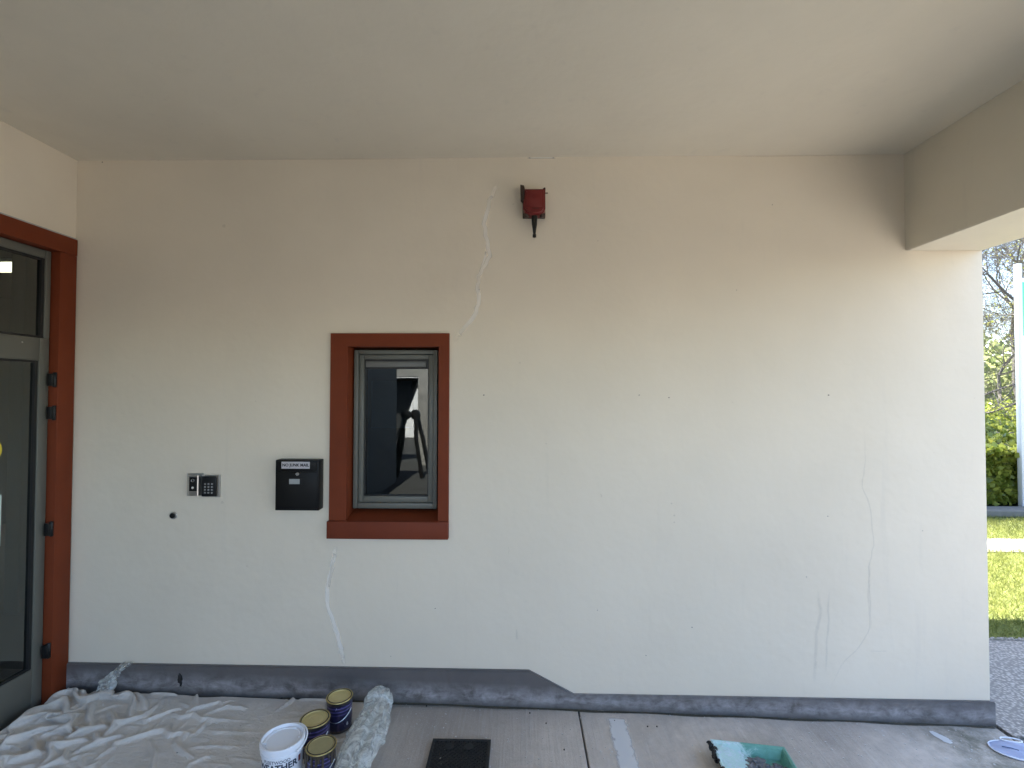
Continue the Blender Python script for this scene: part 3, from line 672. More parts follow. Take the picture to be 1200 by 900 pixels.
bm = bmesh.new(); prism(bm, [(ax0 - .016, az1 + .022), (ax0 + .002, az1 + .018), (ax0 + .006, az1 + .004), (ax0 + .004, az1 - .05), (ax0 - .004, az1 - .055), (ax0 - .014, az1 - .045)], 'y', -.07, -.03); obj('bracket', bm, M_RUST, t)
bm = bmesh.new(); prism(bm, [(ax1 - .018, az1 - .002), (ax1 - .005, az1 + .012), (ax1 + .002, az1 + .010), (ax1 + .001, az1 - .01)], 'y', -.06, -.02)
tube(bm, [(ax1, -.045, az1 - .010), (ax1 + .014, -.045, az1 - .010)], .0025, 6); obj('ear', bm, M_RUST, t)
for fx in (ax0 + .014, ax1 - .016):
    bm = bmesh.new(); lathe(bm, [(.012, .006), (.013, -.006), (.009, -.012), (.004, -.013)], (fx, -.055, az0 + .004), 12); obj('foot', bm, M_RUST, t, smooth=True)
bm = bmesh.new(); gz = az0 + .004; lathe(bm, [(.015, .004), (.015, -.014), (.013, -.040), (.0135, -.043), (.009, -.068), (.0065, -.092), (.009, -.095), (.009, -.108), (.004, -.11)], (am + .001, -.05, gz), 14)
obj('cable_gland', bm, M_BLACK, t, smooth=True)

# ================================================================== ON THE FLOOR
def on_floor(off): return lambda u, v: (u, v, floor_z(u) + off)
M_SPLASH = faded('dried white paint', (.74, .73, .72), .8, 30, (.28, .5), ends=14)
# white painted stripe
q0 = [ground_pt(722, 841), ground_pt(727, 862), ground_pt(733, 885), ground_pt(742, 915), ground_pt(756, 960)]
wd = [.098, .104, .102, .108, .114]
bm = ribbon([(p.x, p.y) for p in q0], wd, on_floor(.002))
tag(obj('painted_stripe', bm, M_SPLASH), 'short worn white paint stripe on the concrete right of the joint', 'paint mark')
bm = ribbon([tuple(ground_pt(*p).xy) for p in ((1090, 857), (1098, 862), (1108, 867), (1116, 872))], [.03, .05, .06, .03], on_floor(.002))
tag(obj('paint_splash', bm, M_SPLASH), 'white paint splash on the floor near the right wall end', 'paint mark')
bm = bmesh.new(); R_ = random.Random(12)
for i in range(420):
    px, py = R_.uniform(470, 1190), R_.uniform(826, 899); p = ground_pt(px, py)
    if p.x > 2.2 or p.y > -.03: continue
    r = R_.choice((.001, .001, .0015, .002, .003, .004)); k = R_.randint(5, 7)
    pts = [(p.x + r * R_.uniform(.5, 1.3) * math.cos(a_ * 2 * math.pi / k), p.y + r * R_.uniform(.5, 1.3) * math.sin(a_ * 2 * math.pi / k)) for a_ in range(k)]
    z = floor_z(p.x); prism(bm, pts, 'z', z + .0005, z + .0025)
o = obj('paint_flecks', bm, plain('pale flecks', (.6, .58, .55), .8)); o['kind'] = 'stuff'; o['label'] = 'tiny pale paint flecks and grit scattered on the concrete'
bm = bmesh.new()
for px, py in ((751, 833), (621, 836), (661, 879), (759, 852), (720, 845), (770, 852), (500, 828), (640, 848), (1130, 848)):
    p = ground_pt(px, py); z = floor_z(p.x); r = .0026; pts = [(p.x + r * R_.uniform(.5, 1.6) * math.cos(a_), p.y + r * R_.uniform(.5, 1.1) * math.sin(a_)) for a_ in (i * 1.05 for i in range(6))]
    prism(bm, pts, 'z', z, z + .005)
o = obj('crumbs', bm, M_GASKET); o['kind'] = 'stuff'; o['label'] = 'dark crumbs of dirt on the concrete by the plinth'
# small white scrap by plinth
p = ground_pt(562, 826); tag(obj('paper_scrap', bx(p.x - .013, p.x + .013, p.y - .004, p.y + .006, floor_z(p.x) + .001, floor_z(p.x) + .004, bev=.001), M_WHITE), 'tiny white scrap lying at the foot of the plinth', 'scrap')

# gully cover
A = ground_pt(507.5, 867); B = ground_pt(575.5, 868.5)
t = thing('drain_cover', 'square black iron drain cover with raised diamond lattice', 'drain cover', ((A.x + B.x) / 2, A.y, floor_z(A.x)))
gx0_, gx1_, gy1 = A.x, B.x, A.y; gy0 = gy1 - .27; zf0 = floor_z((gx0_ + gx1_) / 2) + .002
M_IRON = plain('black cast iron', (.022, .022, .022), .55, .3, var=.5, scale=60, bump=.4)
bm = bmesh.new(); w_ = .012
box(bm, gx0_, gx1_, gy1 - w_, gy1, zf0 - .02, zf0 + .008, .001); box(bm, gx0_, gx1_, gy0, gy0 + w_, zf0 - .02, zf0 + .008, .001); box(bm, gx0_, gx0_ + w_, gy0 + w_, gy1 - w_, zf0 - .02, zf0 + .008, .001); box(bm, gx1_ - w_, gx1_, gy0 + w_, gy1 - w_, zf0 - .02, zf0 + .008, .001)
obj('rim', bm, M_IRON, t)
obj('base_plate', bx(gx0_ + w_, gx1_ - w_, gy0 + w_, gy1 - w_, zf0 - .02, zf0 + .001), plain('dirty iron', (.012, .012, .012), .7), t)
bm = bmesh.new(); L0, L1 = (gx0_ + w_, gy0 + w_), (gx1_ - w_, gy1 - w_)
def clipline(px, py, dx, dy):
    ts = [];  t0, t1 = -9, 9
    for p, d, lo, hi in ((px, dx, L0[0], L1[0]), (py, dy, L0[1], L1[1])):
        a_, b2 = (lo - p) / d, (hi - p) / d; t0 = max(t0, min(a_, b2)); t1 = min(t1, max(a_, b2))
    return (t0, t1) if t1 - t0 > .004 else None
for s_ in (-1, 1):
    i = -14
    while i <= 14:
        c0 = ((L0[0] + L1[0]) / 2 + i * .0195, (L0[1] + L1[1]) / 2); r = clipline(*c0, .7, .7 * s_)
        if r:
            a_ = Vector((c0[0] + r[0] * .7, c0[1] + r[0] * .7 * s_, 0)); b2 = Vector((c0[0] + r[1] * .7, c0[1] + r[1] * .7 * s_, 0))
            nn = Vector((-.7 * s_, .7, 0)).normalized() * .0022; zt_ = zf0 + .005 + (.0003 if s_ > 0 else 0)
            prism(bm, [tuple((a_ - nn).xy), tuple((b2 - nn).xy), tuple((b2 + nn).xy), tuple((a_ + nn).xy)], 'z', zf0 + .0012, zt_)
        i += 1
o = obj('lattice', bm, M_IRON, t, kind='stuff')
for dx in (-.05, .035):
    bm = bmesh.new(); lathe(bm, [(.02, 0), (.02, .006), (.016, .0065)], ((gx0_ + gx1_) / 2 + dx, gy1 - .045, zf0 + .001), 20); obj('lifting_boss', bm, M_IRON, t)

# slot drain at right
t = thing('slot_drain', 'ribbed pale drain channel cover at the pavement corner on the right', 'drain', (2.46, -.4, 0))
obj('channel_lip', bx(2.299, 2.309, -.9, -.115, -.05, .014), M_GASKET, t)
obj('cover', bx(2.312, 2.61, -.9, -.118, -.05, .010, bev=.002), plain('greenish worn metal', (.30, .34, .31), .5, var=.25, scale=25, bump=.2), t)
bm = bmesh.new()
for i in range(22):
    y_ = -.13 - i * .034; prism(bm, [(2.33, y_), (2.345, y_), (2.59, y_ + .06 if i else y_ + .01), (2.575, y_ + .06 if i else y_ + .01)], 'z', .0102, .015)
obj('rib', bm, MATS['greenish worn metal'], t, kind='stuff')
obj('corner_notch', bx(2.322, 2.352, -.150, -.122, .0153, .019), M_GASKET, t)

# face mask
mc = ground_pt(1197, 882)
t = thing('face_mask', 'pale blue paper face mask lying at the bottom right corner', 'face mask', (mc.x, mc.y, floor_z(mc.x)))
bm = bmesh.new(); NU, NV = 28, 14; rows = []
ua = Vector((math.cos(-.16), math.sin(-.16))); va = Vector((-ua.y, ua.x))
for i in range(NU + 1):
    u = i / NU * 2 - 1; hw = .062 * math.sqrt(max(0, 1 - abs(u) ** 2.6)) + .002; row = []
    for j in range(NV + 1):
        v = j / NV * 2 - 1; p = mc.xy + ua * (u * .118) + va * (v * hw)
        z = floor_z(p.x) + .005 + .016 * (1 - u * u) * (1 - v * v) + .0025 * math.sin(v * 13) * (1 - u * u) + .002 * math.sin(u * 9 + v * 4)
        row.append(bm.verts.new((p.x, p.y, z)))
    rows.append(row)
for i in range(NU):
    for j in range(NV): bm.faces.new((rows[i][j], rows[i + 1][j], rows[i + 1][j + 1], rows[i][j + 1]))
bmesh.ops.solidify(bm, geom=list(bm.faces), thickness=.0012)
obj('pleated_body', bm, plain('pale blue nonwoven', (.64, .69, .85), .8, var=.08, scale=30), t, smooth=True)
edge = [mc.xy + ua * (math.cos(a_) * .118) + va * (math.copysign(abs(math.sin(a_)) ** .9, math.sin(a_)) * .063) for a_ in np.linspace(0, 2 * math.pi, 48, endpoint=False)]
bm = bmesh.new(); tube(bm, [(p.x, p.y, floor_z(p.x) + .006) for p in edge], .0028, 6, True); obj('white_edge', bm, M_WHITE, t, smooth=True)
lc = mc.xy + va * .060 + ua * .004
bm = bmesh.new(); tube(bm, [(lc.x + ua.x * math.cos(a_) * .042 + va.x * math.sin(a_) * .016, lc.y + ua.y * math.cos(a_) * .042 + va.y * math.sin(a_) * .016, floor_z(lc.x) + .014) for a_ in np.linspace(0, 2 * math.pi, 32, endpoint=False)], .0030, 6, True); obj('ear_loop', bm, M_WHITE, t, smooth=True)
n0 = mc.xy - ua * .075 - va * .002; n1 = mc.xy - ua * .025 - va * .022
bm = bmesh.new(); tube(bm, [(n0.x, n0.y, floor_z(n0.x) + .017), ((n0.x + n1.x) / 2, (n0.y + n1.y) / 2, floor_z(n0.x) + .0215), (n1.x, n1.y, floor_z(n1.x) + .022)], .0018, 6); obj('nose_clip', bm, plain('slate wire', (.08, .12, .22), .5), t)

# ---- paint tins
M_GOLD = plain('gold lacquered lid', (.52, .43, .19), .5, .15, var=.15, scale=18)
M_NAVY = None
def label_mat(name, seed):
    m, nt, b = new_mat(name); k = N(nt); tc = k.n('TexCoord'); sx = k.n('SeparateXYZ'); k.link(tc.outputs['Object'], sx.inputs[0])
    w = k.n('TexWave', wave_type='BANDS', bands_direction='Z'); w.inputs['Scale'].default_value = 22; w.inputs['Distortion'].default_value = .4; k.link(tc.outputs['Object'], w.inputs['Vector'])
    up_ = k.ramp(sx.outputs['Z'], .07, .085)
    st = k.math('MULTIPLY', k.ramp(w.outputs['Fac'], .72, .8), up_)
    c = k.mix(k.noise(k.coord(), 30, 4), (.008, .008, .022), (.025, .020, .07))
    c = k.mix(st, c, (.09, .075, .22))
    nv = k.coord(scale=(30 + seed, 30, 14)); sp = k.noise(nv, 1, 3, .6); c = k.mix(k.ramp(sp, .68, .70), c, (.45, .47, .55))
    k.link(c, b.inputs['Base Color']); b.inputs['Roughness'].default_value = .3; b.inputs['Coat Weight'].default_value = .3; return m
def tin(px, py, dia, hgt, label, seed, drips=False, lean=0):
    H = hgt; c = ground_pt(px, py, H); z0 = floor_z(c.x) + .008; r = dia / 2
    t = thing('paint_tin', label, 'paint tin', (c.x, c.y, z0), 'gold lidded paint tins on the dust sheet')
    bm = bmesh.new(); lathe(bm, [(r * .97, 0), (r, .002), (r, .006), (r * .975, .009), (r * .975, H - .012), (r, H - .009), (r * 1.01, H - .005), (r * 1.01, H - .001), (r * .985, H), (r * .955, H - .001), (r * .95, H - .012)], (c.x, c.y, z0), 48)
    obj('can_body', bm, plain('dark tin plate', (.10, .09, .09), .3, .8, var=.3, scale=20), t, smooth=True)
    bm = bmesh.new(); lathe(bm, [(r * .985, .012), (r * .985, H - .015)], (c.x, c.y, z0), 48)
    obj('paper_label', bm, label_mat('navy tin label %d' % seed, seed), t, smooth=True)
    bm = bmesh.new(); tube(bm, [(c.x + r * .985 * math.cos(a_), c.y + r * .985 * math.sin(a_), z0 + H) for a_ in np.linspace(0, 2 * math.pi, 48, endpoint=False)], .0028, 8, True)
    obj('rim', bm, plain('gold rim', (.42, .33, .13) if seed != 2 else (.5, .5, .48), .35, .7), t, smooth=True)
    bm = bmesh.new(); lathe(bm, [(r * .95, H - .006), (r * .90, H - .004), (r * .88, H + .0015), (r * .84, H + .002), (r * .82, H - .003), (r * .25, H - .003), (r * .2, H - .0024), (.001, H - .0024)], (c.x, c.y, z0), 48)
    ld = obj('lid', bm, M_GOLD, t, smooth=True)
    bm = bmesh.new(); tube(bm, [(c.x + r * .50 * math.cos(a_), c.y + r * .5 * math.sin(a_), z0 + H - .003) for a_ in np.linspace(0, 2 * math.pi, 36, endpoint=False)], .0011, 6, True); obj('pressed_ring', bm, M_GOLD, ld, smooth=True)
    bm = bmesh.new(); tube(bm, [(c.x + r * .905 * math.cos(a_), c.y + r * .905 * math.sin(a_), z0 + H + .0012) for a_ in np.linspace(0, 2 * math.pi, 48, endpoint=False)], .0022, 6, True); obj('rim_gap_shade', bm, M_GASKET, ld, smooth=True)  # black ring between rim and lid; the gap's shade is its colour
    # wire handle hanging on the body
    bm = bmesh.new(); n_ = 20; tube(bm, [(c.x + (r + .004) * math.cos(a_), c.y - (r + .003) * math.sin(a_), z0 + H * .80 - .055 * math.sin(a_)) for a_ in np.linspace(.25, math.pi - .05, n_)], .0018, 6); obj('wire_handle', bm, M_STEEL, t, smooth=True)
    if drips:
        Rr = random.Random(seed); bm = bmesh.new()
        for q in range(11):
            a_ = -math.pi * (q + .5) / 11 + Rr.uniform(-.08, .08); L = Rr.uniform(.015, .065)
            cx_, cy_ = c.x + (r + .001) * math.cos(a_), c.y + (r + .001) * math.sin(a_)
            tube(bm, [(cx_, cy_, z0 + H), (cx_, cy_, z0 + H - L * .6), (cx_, cy_, z0 + H - L)], [.006, .0045, .0055], 8)
        obj('paint_drips', bm, plain('dried dark paint', (.06, .045, .03), .4, var=.4, scale=30), t, smooth=True)
        bm = bmesh.new(); pts = []
        for k_ in range(40):
            a_ = 2 * math.pi * k_ / 40; rr = r * .80; pts.append((c.x + rr * math.cos(a_), c.y + rr * math.sin(a_) - (.012 * max(0, math.cos(a_ + math.pi / 2 + .35)) ** 12)))
        prism(bm, pts, 'z', z0 + H - .0025, z0 + H + .0005); obj('paint_skin', bm, plain('olive gold skin', (.33, .28, .13), .35, .2, var=.25, scale=25), ld)
    return t
tin(398, 818, .112, .132, 'farthest gold lidded tin against the plinth with purple striped label', 1)
tin(369, 844.5, .120, .128, 'middle gold lidded tin with silver rim behind the white bucket', 2)
tin(376.5, 876, .112, .128, 'drip covered tin right beside the white bucket', 3, True)

# white bucket
H = .168; c = ground_pt(331.5, 866, H); r = .079; z0 = floor_z(c.x) + .006
t = thing('paint_bucket', 'white plastic masonry paint bucket with lid and dark lettering', 'paint bucket', (c.x, c.y, z0))
bm = bmesh.new(); lathe(bm, [(r * .86, 0), (r * .87, .003), (r * .945, H - .035), (r * .99, H - .033), (r * .99, H - .026), (r * .95, H - .024), (r * .955, H - .014)], (c.x, c.y, z0), 64)
obj('bucket_body', bm, M_WHITE, t, smooth=True)
bm = bmesh.new(); lathe(bm, [(r * .98, H - .016), (r * 1.02, H - .015), (r * 1.03, H - .002), (r * 1.01, H + .003), (r * .95, H + .004), (r * .925, H + .001), (r * .91, H - .007), (r * .84, H - .008), (r * .82, H - .005), (r * .78, H - .005), (r * .76, H - .0075), (.001, H - .008)], (c.x, c.y, z0), 64)
lid = obj('lid', bm, M_WHITE, t, smooth=True)
bm = bmesh.new()
for a_ in (.2, 1.3, 2.5, 3.6, 4.7, 5.6):
    x_, y_ = c.x + r * .80 * math.cos(a_), c.y + r * .80 * math.sin(a_); box(bm, x_ - .007, x_ + .007, y_ - .003, y_ + .003, z0 + H - .006, z0 + H - .002, .001)
obj('lid_tabs', bm, M_WHITE, lid, kind='stuff')
bm = bmesh.new(); tube(bm, [(c.x + (r * 1.10) * math.cos(a_), c.y + (r * 1.10) * math.sin(a_), z0 + H - .022 + .020 * math.sin(a_ + .5)) for a_ in np.linspace(-.5, math.pi - .1, 30)], .0032, 8)
obj('handle', bm, M_WHITE, t, smooth=True)
a_txt = math.atan2(CAM.y - c.y, CAM.x - c.x) - .30
def wrap(zc, off=0.0):
    def f(x, y, z):
        zz = zc + y; R0 = r * (.87 + .075 * (zz - z0) / (H - .035)) + .0006 + z; a_ = a_txt + (x + off) / R0
        return (c.x + R0 * math.cos(a_), c.y + R0 * math.sin(a_), zz)
    return f
M_INK = plain('dark blue ink', (.02, .035, .06), .5)
obj('small_lettering', text_mesh('FLEETWOOD', .0165, wrap(z0 + H - .043), depth=.0006, spacing=1.02), M_INK, t)
obj('large_lettering', text_mesh('WEATHER', .033, wrap(z0 + H - .0655), depth=.0006, bold=.0009, spacing=1.0), M_INK, t)
bm = bmesh.new(); box(bm, -.006, .006, -.012, .012, 0, .0006)
bmesh.ops.subdivide_edges(bm, edges=bm.edges, cuts=2)
w_ = wrap(z0 + H - .062, .089)
for v in bm.verts: v.co = Vector(w_(*v.co))
obj('red_print', bm, plain('red brown print', (.22, .06, .05), .5), t)

# ---- roller tray
P0 = ground_pt(834, 868, .055); P1 = ground_pt(918, 877, .055); P2 = ground_pt(932, 902, .055)
ex = (P1.xy - P0.xy).normalized(); ey = Vector((-ex.y, ex.x)); Lx = (P1.xy - P0.xy).length; Ly = .30
t = thing('roller_tray', 'turquoise roller tray caked with paint lying on the concrete', 'roller tray', (P0.x, P0.y, floor_z(P0.x)))
def tray_mat():
    m, nt, b = new_mat('paint caked turquoise plastic'); k = N(nt); v = k.coord()
    n = k.noise(v, 18, 6, .7, .6); n2 = k.noise(v, 60, 4, .7, .4); tc = k.n('TexCoord'); sx = k.n('SeparateXYZ'); k.link(tc.outputs['Object'], sx.inputs[0])
    side_ = k.math('MULTIPLY_ADD', sx.outputs['X'], -4.2, .98)       # the left end holds most of the dried paint
    c = k.mix(k.ramp(n, .4, .6), (.12, .33, .26), (.15, .39, .32))
    f = k.ramp(k.math('ADD', side_, k.math('MULTIPLY', k.math('SUBTRACT', n, .5), 1.3)), .38, .55); c = k.mix(f, c, (.50, .68, .64))
    c = k.mix(k.math('MULTIPLY', k.ramp(n2, .52, .58), k.math('MULTIPLY', f, .7)), c, (.62, .70, .76))
    n3 = k.noise(v, 34, 5, .75, 1.2); c = k.mix(k.math('MULTIPLY', k.ramp(n3, .63, .655), f), c, (.03, .09, .08))
    k.link(c, b.inputs['Base Color']); b.inputs['Roughness'].default_value = .4; k.bump(b, n2, .8, .004); k.bump(b, n, .7, .008); return m
M_TRAY = tray_mat()
def tr(u, v, h): p = P0.xy + ex * u + ey * -v; return (p.x, p.y, floor_z(p.x) + h)
def tray_shell(ins, zb_, top):
    return [tr(ins, ins, top), tr(Lx - ins, ins, top), tr(Lx - ins, Ly - ins, top), tr(ins, Ly - ins, top)]
bm = bmesh.new(); wt = .006
def lring(i0, h0): return [bm.verts.new(tr(*p, h0)) for p in ((i0, i0), (Lx - i0, i0), (Lx - i0, Ly - i0), (i0, Ly - i0))]
rings = [lring(.03, .003), lring(.012, .012), lring(0, .055), lring(-.006, .058), lring(.0, .060), lring(.008, .055), lring(.022, .016)]
for A_, B_ in zip(rings, rings[1:]):
    for i in range(4): bm.faces.new((A_[i], A_[(i + 1) % 4], B_[(i + 1) % 4], B_[i]))
bm.faces.new(rings[0][::-1]); bm.faces.new(rings[-1])
bmesh.ops.recalc_face_normals(bm, faces=bm.faces)
obj('tray_shell', bm, M_TRAY, t)
# ramp of thick old paint on the left, step across the well
bm = bmesh.new(); NN = 26; rows = []
for i in range(NN + 1):
    row = []
    for j in range(NN + 1):
        u, v = .010 + (Lx * .60 - .01) * i / NN, .008 + (Ly - .016) * j / NN
        h = .052 - .034 * (i / NN) ** 1.2 - .010 * (j / NN) + .0035 * mnoise.noise(Vector((u * 60, v * 60, 0))) + .003 * mnoise.noise(Vector((u * 150, v * 150, 5)))
        row.append(bm.verts.new(tr(u, v, h)))
    rows.append(row)
for i in range(NN):
    for j in range(NN): bm.faces.new((rows[i][j], rows[i + 1][j], rows[i + 1][j + 1], rows[i][j + 1]))
obj('ramp', bm, M_TRAY, t, smooth=True)
def blob(bm, cx_, cy_, cz_, rx, ry, rz, seed, amp=.35):
    s = bmesh.ops.create_icosphere(bm, subdivisions=3, radius=1)
    for v in s['verts']:
        k_ = 1 + amp * mnoise.noise(v.co * 2.2 + Vector((seed * 3.1, 0, 0))); v.co = Vector((cx_ + v.co.x * rx * k_, cy_ + v.co.y * ry * k_, cz_ + v.co.z * rz * k_))
bm = bmesh.new()
for i, (u, v, s_) in enumerate(((.155, .062, 1), (.185, .085, .8), (.13, .09, .7), (.24, .07, .55), (.27, .085, .5), (.10, .11, .6))):
    p = tr(u, v, .03); blob(bm, p[0], p[1], p[2] - .004, .034 * s_, .024 * s_, .010 * s_, i, .9)
obj('dried_paint_lump', bm, plain('grey dried paint', (.13, .13, .14), .45, var=.7, scale=40, bump=.4), t, smooth=True)
bm = bmesh.new(); R_ = random.Random(3)
for i in range(46):
    v = R_.uniform(-.004, .29); p = tr(R_.uniform(-.012, .004), v, R_.uniform(.02, .060)); blob(bm, *p, R_.uniform(.004, .010), R_.uniform(.005, .014), R_.uniform(.004, .010), i, .6)
obj('black_paint_crust', bm, plain('black crusted paint', (.012, .012, .013), .45, var=.5, scale=70), t, smooth=True, kind='stuff')

# ---- dust sheet (small cloth solver: the sheet is bigger than the space it lies in, so it buckles)
def sim_cloth(x0, x1, y0, y1, cell, scale, floor, walls, seed, steps=80, noise=.04, iters=8, bend=.25, init=None, g=1.2):
    nx = int((x1 - x0) / cell) + 1; ny = int((y1 - y0) / cell) + 1
    rg = np.random.default_rng(seed); X, Y = np.meshgrid(np.linspace(x0, x1, nx), np.linspace(y0, y1, ny), indexing='ij')
    def sm(n):
        a = rg.standard_normal((nx, ny))
        for _ in range(n): p = np.pad(a, 1, mode='edge'); a = (p[1:-1, :-2] + p[1:-1, 2:] + p[:-2, 1:-1] + p[2:, 1:-1] + a) / 5
        return a / a.std()
    Z = floor(X, Y) + .012 + noise * .5 * (np.abs(sm(60)) * .7 + np.abs(sm(12)) * .35)
    if init is not None: Z += init(X, Y)
    P = np.stack([X + sm(25) * noise * .15, Y + sm(25) * noise * .15, Z], -1).astype(np.float32); V = np.zeros_like(P)
    SX_, SY_ = scale(X, Y); cons = []
    def add(di, dj, w):
        i0, i1 = max(0, -di), nx - max(0, di)
        for par in (0, 1):
            if di:
                idx = np.arange(i0, i1); idx = idx[(idx // abs(di)) % 2 == par]; a = np.ix_(idx, np.arange(0, ny - dj)); b = np.ix_(idx + di, np.arange(0, ny - dj) + dj)
            else:
                idx = np.arange(0, ny - dj); idx = idx[(idx // dj) % 2 == par]; a = np.ix_(np.arange(nx), idx); b = np.ix_(np.arange(nx), idx + dj)
            rest = cell * np.hypot(di * (SX_[a] + SX_[b]) * .5, dj * (SY_[a] + SY_[b]) * .5)
            cons.append((a, b, rest[..., None].astype(np.float32), w))
    for c_ in ((1, 0, 1.), (0, 1, 1.), (1, 1, .5), (-1, 1, .5), (2, 0, bend), (0, 2, bend), (3, 0, bend * .5), (0, 3, bend * .5)): add(*c_)
    dt = 1 / 50.
    for s in range(steps):
        V[..., 2] -= g * dt; V *= .97; Q = P + V * dt
        for it in range(iters):
            for a, b, rest, w in cons:
                A_ = Q[a]; B_ = Q[b]; d_ = B_ - A_; l = np.sqrt((d_ * d_).sum(-1, keepdims=True)) + 1e-9; cc = d_ * ((l - rest) / l * (.5 * w)); Q[a] = A_ + cc; Q[b] = B_ - cc
            for ax, sgn, lim in walls: Q[..., ax] = np.maximum(Q[..., ax], lim) if sgn > 0 else np.minimum(Q[..., ax], lim)
            f_ = floor(Q[..., 0], Q[..., 1]) + .004; hit = Q[..., 2] < f_; Q[..., 2] = np.where(hit, f_, Q[..., 2])
        Q[..., :2] = P[..., :2] + (Q[..., :2] - P[..., :2]) * np.where(hit, .12, 1.)[..., None]
        Q[-1, :, :2] = P[-1, :, :2]; Q[:, 0, :2] = P[:, 0, :2]
        V = (Q - P) / dt; sp = np.sqrt((V * V).sum(-1, keepdims=True)); V *= np.minimum(1, 1.5 / (sp + 1e-9)); P = Q
    return P
def grid_obj(name, P, mat, parent=None):
    nx, ny, _ = P.shape; me = bpy.data.meshes.new(name); idx = np.arange(nx * ny).reshape(nx, ny)
    F = np.stack([idx[:-1, :-1], idx[1:, :-1], idx[1:, 1:], idx[:-1, 1:]], -1).reshape(-1, 4)
    me.from_pydata(P.reshape(-1, 3).tolist(), [], F.tolist())
    for p in me.polygons: p.use_smooth = True
    o = link(name, me, mat, parent); return o
def cloth_mat():
    m, nt, b = new_mat('cotton dust sheet'); k = N(nt); v = k.coord()
    n = k.noise(v, 4, 6, .65); n2 = k.noise(v, 40, 4, .6); n3 = k.noise(v, 20, 3, .6, .8)
    c = k.mix(k.ramp(n, .3, .7), (.52, .485, .44), (.68, .635, .58))
    c = k.mix(k.math('MULTIPLY', k.ramp(n3, .69, .72), .75), c, (.72, .73, .74))
    n4 = k.noise(k.coord(scale=(1, 2, 1)), 31, 3, .6, .5); c = k.mix(k.math('MULTIPLY', k.ramp(n4, .735, .75), .9), c, (.05, .05, .06))
    n5 = k.noise(v, 7, 4, .6, .6); c = k.mix(k.math('MULTIPLY', k.ramp(n5, .55, .75), .5), c, (.42, .40, .34))
    k.link(c, b.inputs['Base Color']); b.inputs['Roughness'].default_value = .9; b.inputs['Specular IOR Level'].default_value = .15
    b.inputs['Sheen Weight'].default_value = .15
    k.bump(b, k.noise(k.coord(scale=(1, 2.2, 1.5), rot=(0, 0, .35)), 22, 5, .6, 1.2), .7, .012); k.bump(b, k.noise(v, 420, 2), .25, .001)
    return m
def cl_floor(x, y): return FA + FB * x
def cl_noise(X, Y, f, seed):
    out = np.zeros_like(X); r_ = np.random.default_rng(seed)
    for k_ in range(14):
        a_ = r_.uniform(0, 2 * np.pi); w_ = f * r_.uniform(.5, 1.6); out += np.sin(w_ * (X * np.cos(a_) + Y * np.sin(a_)) + r_.uniform(0, 6.28))
    return out / 2.65
def cl_scale(X, Y):
    r_ = np.exp(-((X + 2.10) ** 2 / .06 + (Y + .14) ** 2 / .12)); m_ = cl_noise(X, Y, 9, 3)
    fl_ = np.clip((X + 1.9) / 1.1, 0, 1)
    return 1.075 + .50 * r_ + .035 * m_ - .045 * fl_, 1.10 + .45 * r_ + .04 * cl_noise(X, Y, 12, 4) - .02 * fl_
def cl_init(X, Y):
    u = (X * .30 - Y * .95) + .03 * np.sin(X * 7) + .02 * np.sin(X * 17 + Y * 9)
    return .018 * np.maximum(0, np.sin(u * 30 + 2 * cl_noise(X, Y, 3, 8))) ** 2 * np.abs(cl_noise(X, Y, 8, 5)) + .020 * np.abs(cl_noise(X, Y, 55, 6)) + .010 * np.abs(cl_noise(X, Y, 110, 16)) + .22 * np.exp(-((X + 2.17) ** 2 / .025 + (Y + .12) ** 2 / .035)) + .03 * np.exp(-((X + 1.75) ** 2 / .02 + (Y + .2) ** 2 / .01)) * np.abs(cl_noise(X, Y, 60, 9))
P = sim_cloth(-2.262, -.66, -1.0, -.03, .0082, cl_scale, cl_floor, [(0, 1, -2.262), (1, -1, -.03)], 1, steps=50, noise=.022, bend=.10, g=1.8, init=cl_init)
def ridged(f, seed): return (1 - np.minimum(1, np.abs(cl_noise(P[..., 0] + .02 * cl_noise(P[..., 0], P[..., 1], 30, 41), P[..., 1] + .02 * cl_noise(P[..., 0], P[..., 1], 30, 42), f, seed)) * 1.3)) ** 2
crs = .005 * ridged(30, 21) * ridged(8, 25) + .0030 * ridged(60, 22) * ridged(10, 26) + .0008 * ridged(150, 23)
crs[:, -3:] *= .3; P[..., 2] += crs; P[..., 1] = np.minimum(P[..., 1] + crs * .3, -.020)
o = grid_obj('dust_sheet', P, cloth_mat()); sb = o.modifiers.new('subdivision', 'SUBSURF'); sb.levels = 1; sb.render_levels = 1
tag(o, 'crumpled off white cotton dust sheet heaped in the corner by the door', 'dust sheet')

# ---- polythene bundle
def poly_mat(name, tr_=.35):
    m, nt, b = new_mat(name); k = N(nt); out = nt.nodes['Material Output']; n = k.noise(k.coord(), 14, 5, .7, 1.5)
    b.inputs['Base Color'].default_value = (.80, .82, .79, 1); b.inputs['Roughness'].default_value = .08; b.inputs['Specular IOR Level'].default_value = 1.0; b.inputs['Coat Weight'].default_value = .6; b.inputs['Coat Roughness'].default_value = .06; b.inputs['Transmission Weight'].default_value = 0
    t_ = k.n('BsdfTransparent'); tl = k.n('BsdfTranslucent'); tl.inputs[0].default_value = (.9, .92, .90, 1); m1 = k.n('MixShader'); m2 = k.n('MixShader'); m1.inputs[0].default_value = .5
    k.link(b.outputs[0], m1.inputs[1]); k.link(tl.outputs[0], m1.inputs[2]); k.link(k.math('MULTIPLY', k.ramp(n, .40, .60), tr_), m2.inputs[0]); k.link(m1.outputs[0], m2.inputs[1]); k.link(t_.outputs[0], m2.inputs[2]); k.link(m2.outputs[0], out.inputs[0])
    k.bump(b, n, .35, .006); return m
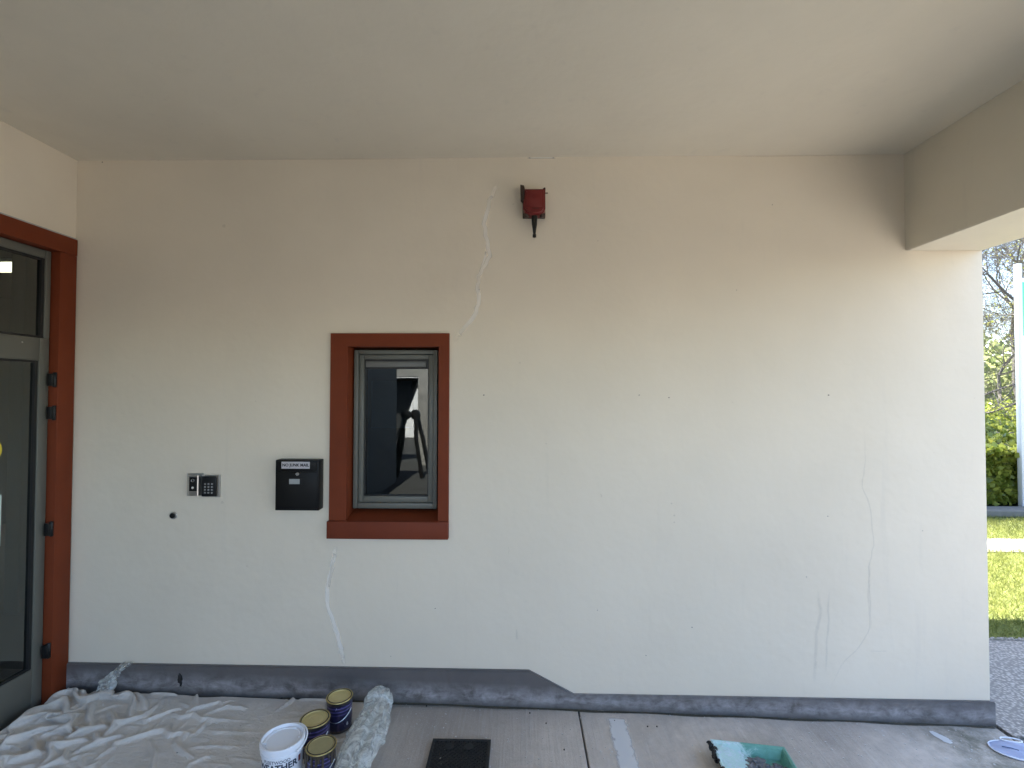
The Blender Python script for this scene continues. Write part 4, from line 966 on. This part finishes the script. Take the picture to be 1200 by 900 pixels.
bl = [ground_pt(448, 812, .07), ground_pt(443, 826, .055), ground_pt(437, 845, .05), ground_pt(427, 868, .05), ground_pt(414, 893, .045), ground_pt(402, 925, .04), ground_pt(388, 970, .035)]
rw = [.050, .072, .082, .085, .078, .072, .06]
def seg(t_):
    t_ = min(max(t_, 0), .9999) * (len(bl) - 1); i = int(t_); f = t_ - i; f = f * f * (3 - 2 * f); return bl[i].lerp(bl[i + 1], f), rw[i] * (1 - f) + rw[i + 1] * f
NA, NB_ = 130, 96; Pp = np.zeros((NA, NB_ + 1, 3))
for i in range(NA):
    t_ = i / (NA - 1); p, w_ = seg(t_); w_ *= 1 + .16 * mnoise.noise(Vector((t_ * 7, 3.3, 0))) + .08 * mnoise.noise(Vector((t_ * 21, 1.3, 0))); q, _ = seg(t_ + .02) if t_ < .97 else (p + (p - seg(t_ - .02)[0]), 0)
    d_ = (q - p); d_.z = 0; d_.normalize(); sd = Vector((-d_.y, d_.x, 0)); endf = min(1, (t_ / .05) ** .5) * min(1, ((1 - t_) / .04) ** .5 + .02)
    for j in range(NB_ + 1):
        a_ = 2 * math.pi * (j % NB_) / NB_; ca, sa = math.cos(a_), math.sin(a_)
        nz = Vector((ca * 1.9 + t_ * 1.2, sa * 1.9, t_ * 1.9))
        rdg = 1 - abs(mnoise.noise(nz * 1.3)) * 2; rdg2 = 1 - abs(mnoise.noise(Vector((ca * 5, sa * 5, t_ * 7 + 7)))) * 2
        f = endf * (.62 + .36 * rdg ** 2 + .14 * max(0, rdg2) ** 2) if False else endf * (.66 + .28 * rdg + .08 * rdg2)
        z_h = .055 * f * (1 if sa > 0 else .8) * (w_ / .08); pt = p + sd * (ca * w_ * f) + Vector((0, 0, sa * z_h + (.012 if t_ < .2 else 0)))
        pt.z = max(pt.z, floor_z(pt.x) + .008); pt.y = min(pt.y, -.022)
        Pp[i, j] = pt
o = grid_obj('plastic_sheet', Pp, poly_mat('crumpled polythene', .72)); o.modifiers.new('subdivision', 'SUBSURF').render_levels = 1
tag(o, 'bunched translucent polythene sheet lying beside the paint tins', 'plastic sheet')
# loose scrap of polythene against the plinth
sc = ground_pt(134, 803, .02); Q = np.zeros((24, 40, 3))
for i in range(24):
    for j in range(40):
        u, v = i / 23 - .5, j / 39; n_ = mnoise.noise(Vector((u * 5, v * 4, 2.2))); n2_ = mnoise.noise(Vector((u * 12, v * 9, 7)))
        Q[i, j] = (sc.x + u * (.085 - .05 * v) + .10 * v ** 2 + .02 * n_, -.055 + .03 * v + .022 * n_ + .010 * n2_ - .01, sc.z + .008 + v * .125 + .012 * n2_)
Q[..., 1] = np.minimum(Q[..., 1], -.018)
tag(grid_obj('plastic_scrap', Q, poly_mat('thin clear polythene', .80)), 'small wisp of clear polythene standing against the plinth at the left', 'plastic scrap')
# tar like drip hanging on the plinth
x_, z_ = wall_pt(211, 795, -.016); bm = bmesh.new(); blob(bm, x_, -.017, z_, .010, .005, .022, 3, .7); blob(bm, x_ + .004, -.016, z_ - .02, .006, .004, .018, 5, .6)
tag(obj('tar_drip', bm, M_GASKET, smooth=True), 'small black drip stuck on the grey plinth above the dust sheet', 'drip')
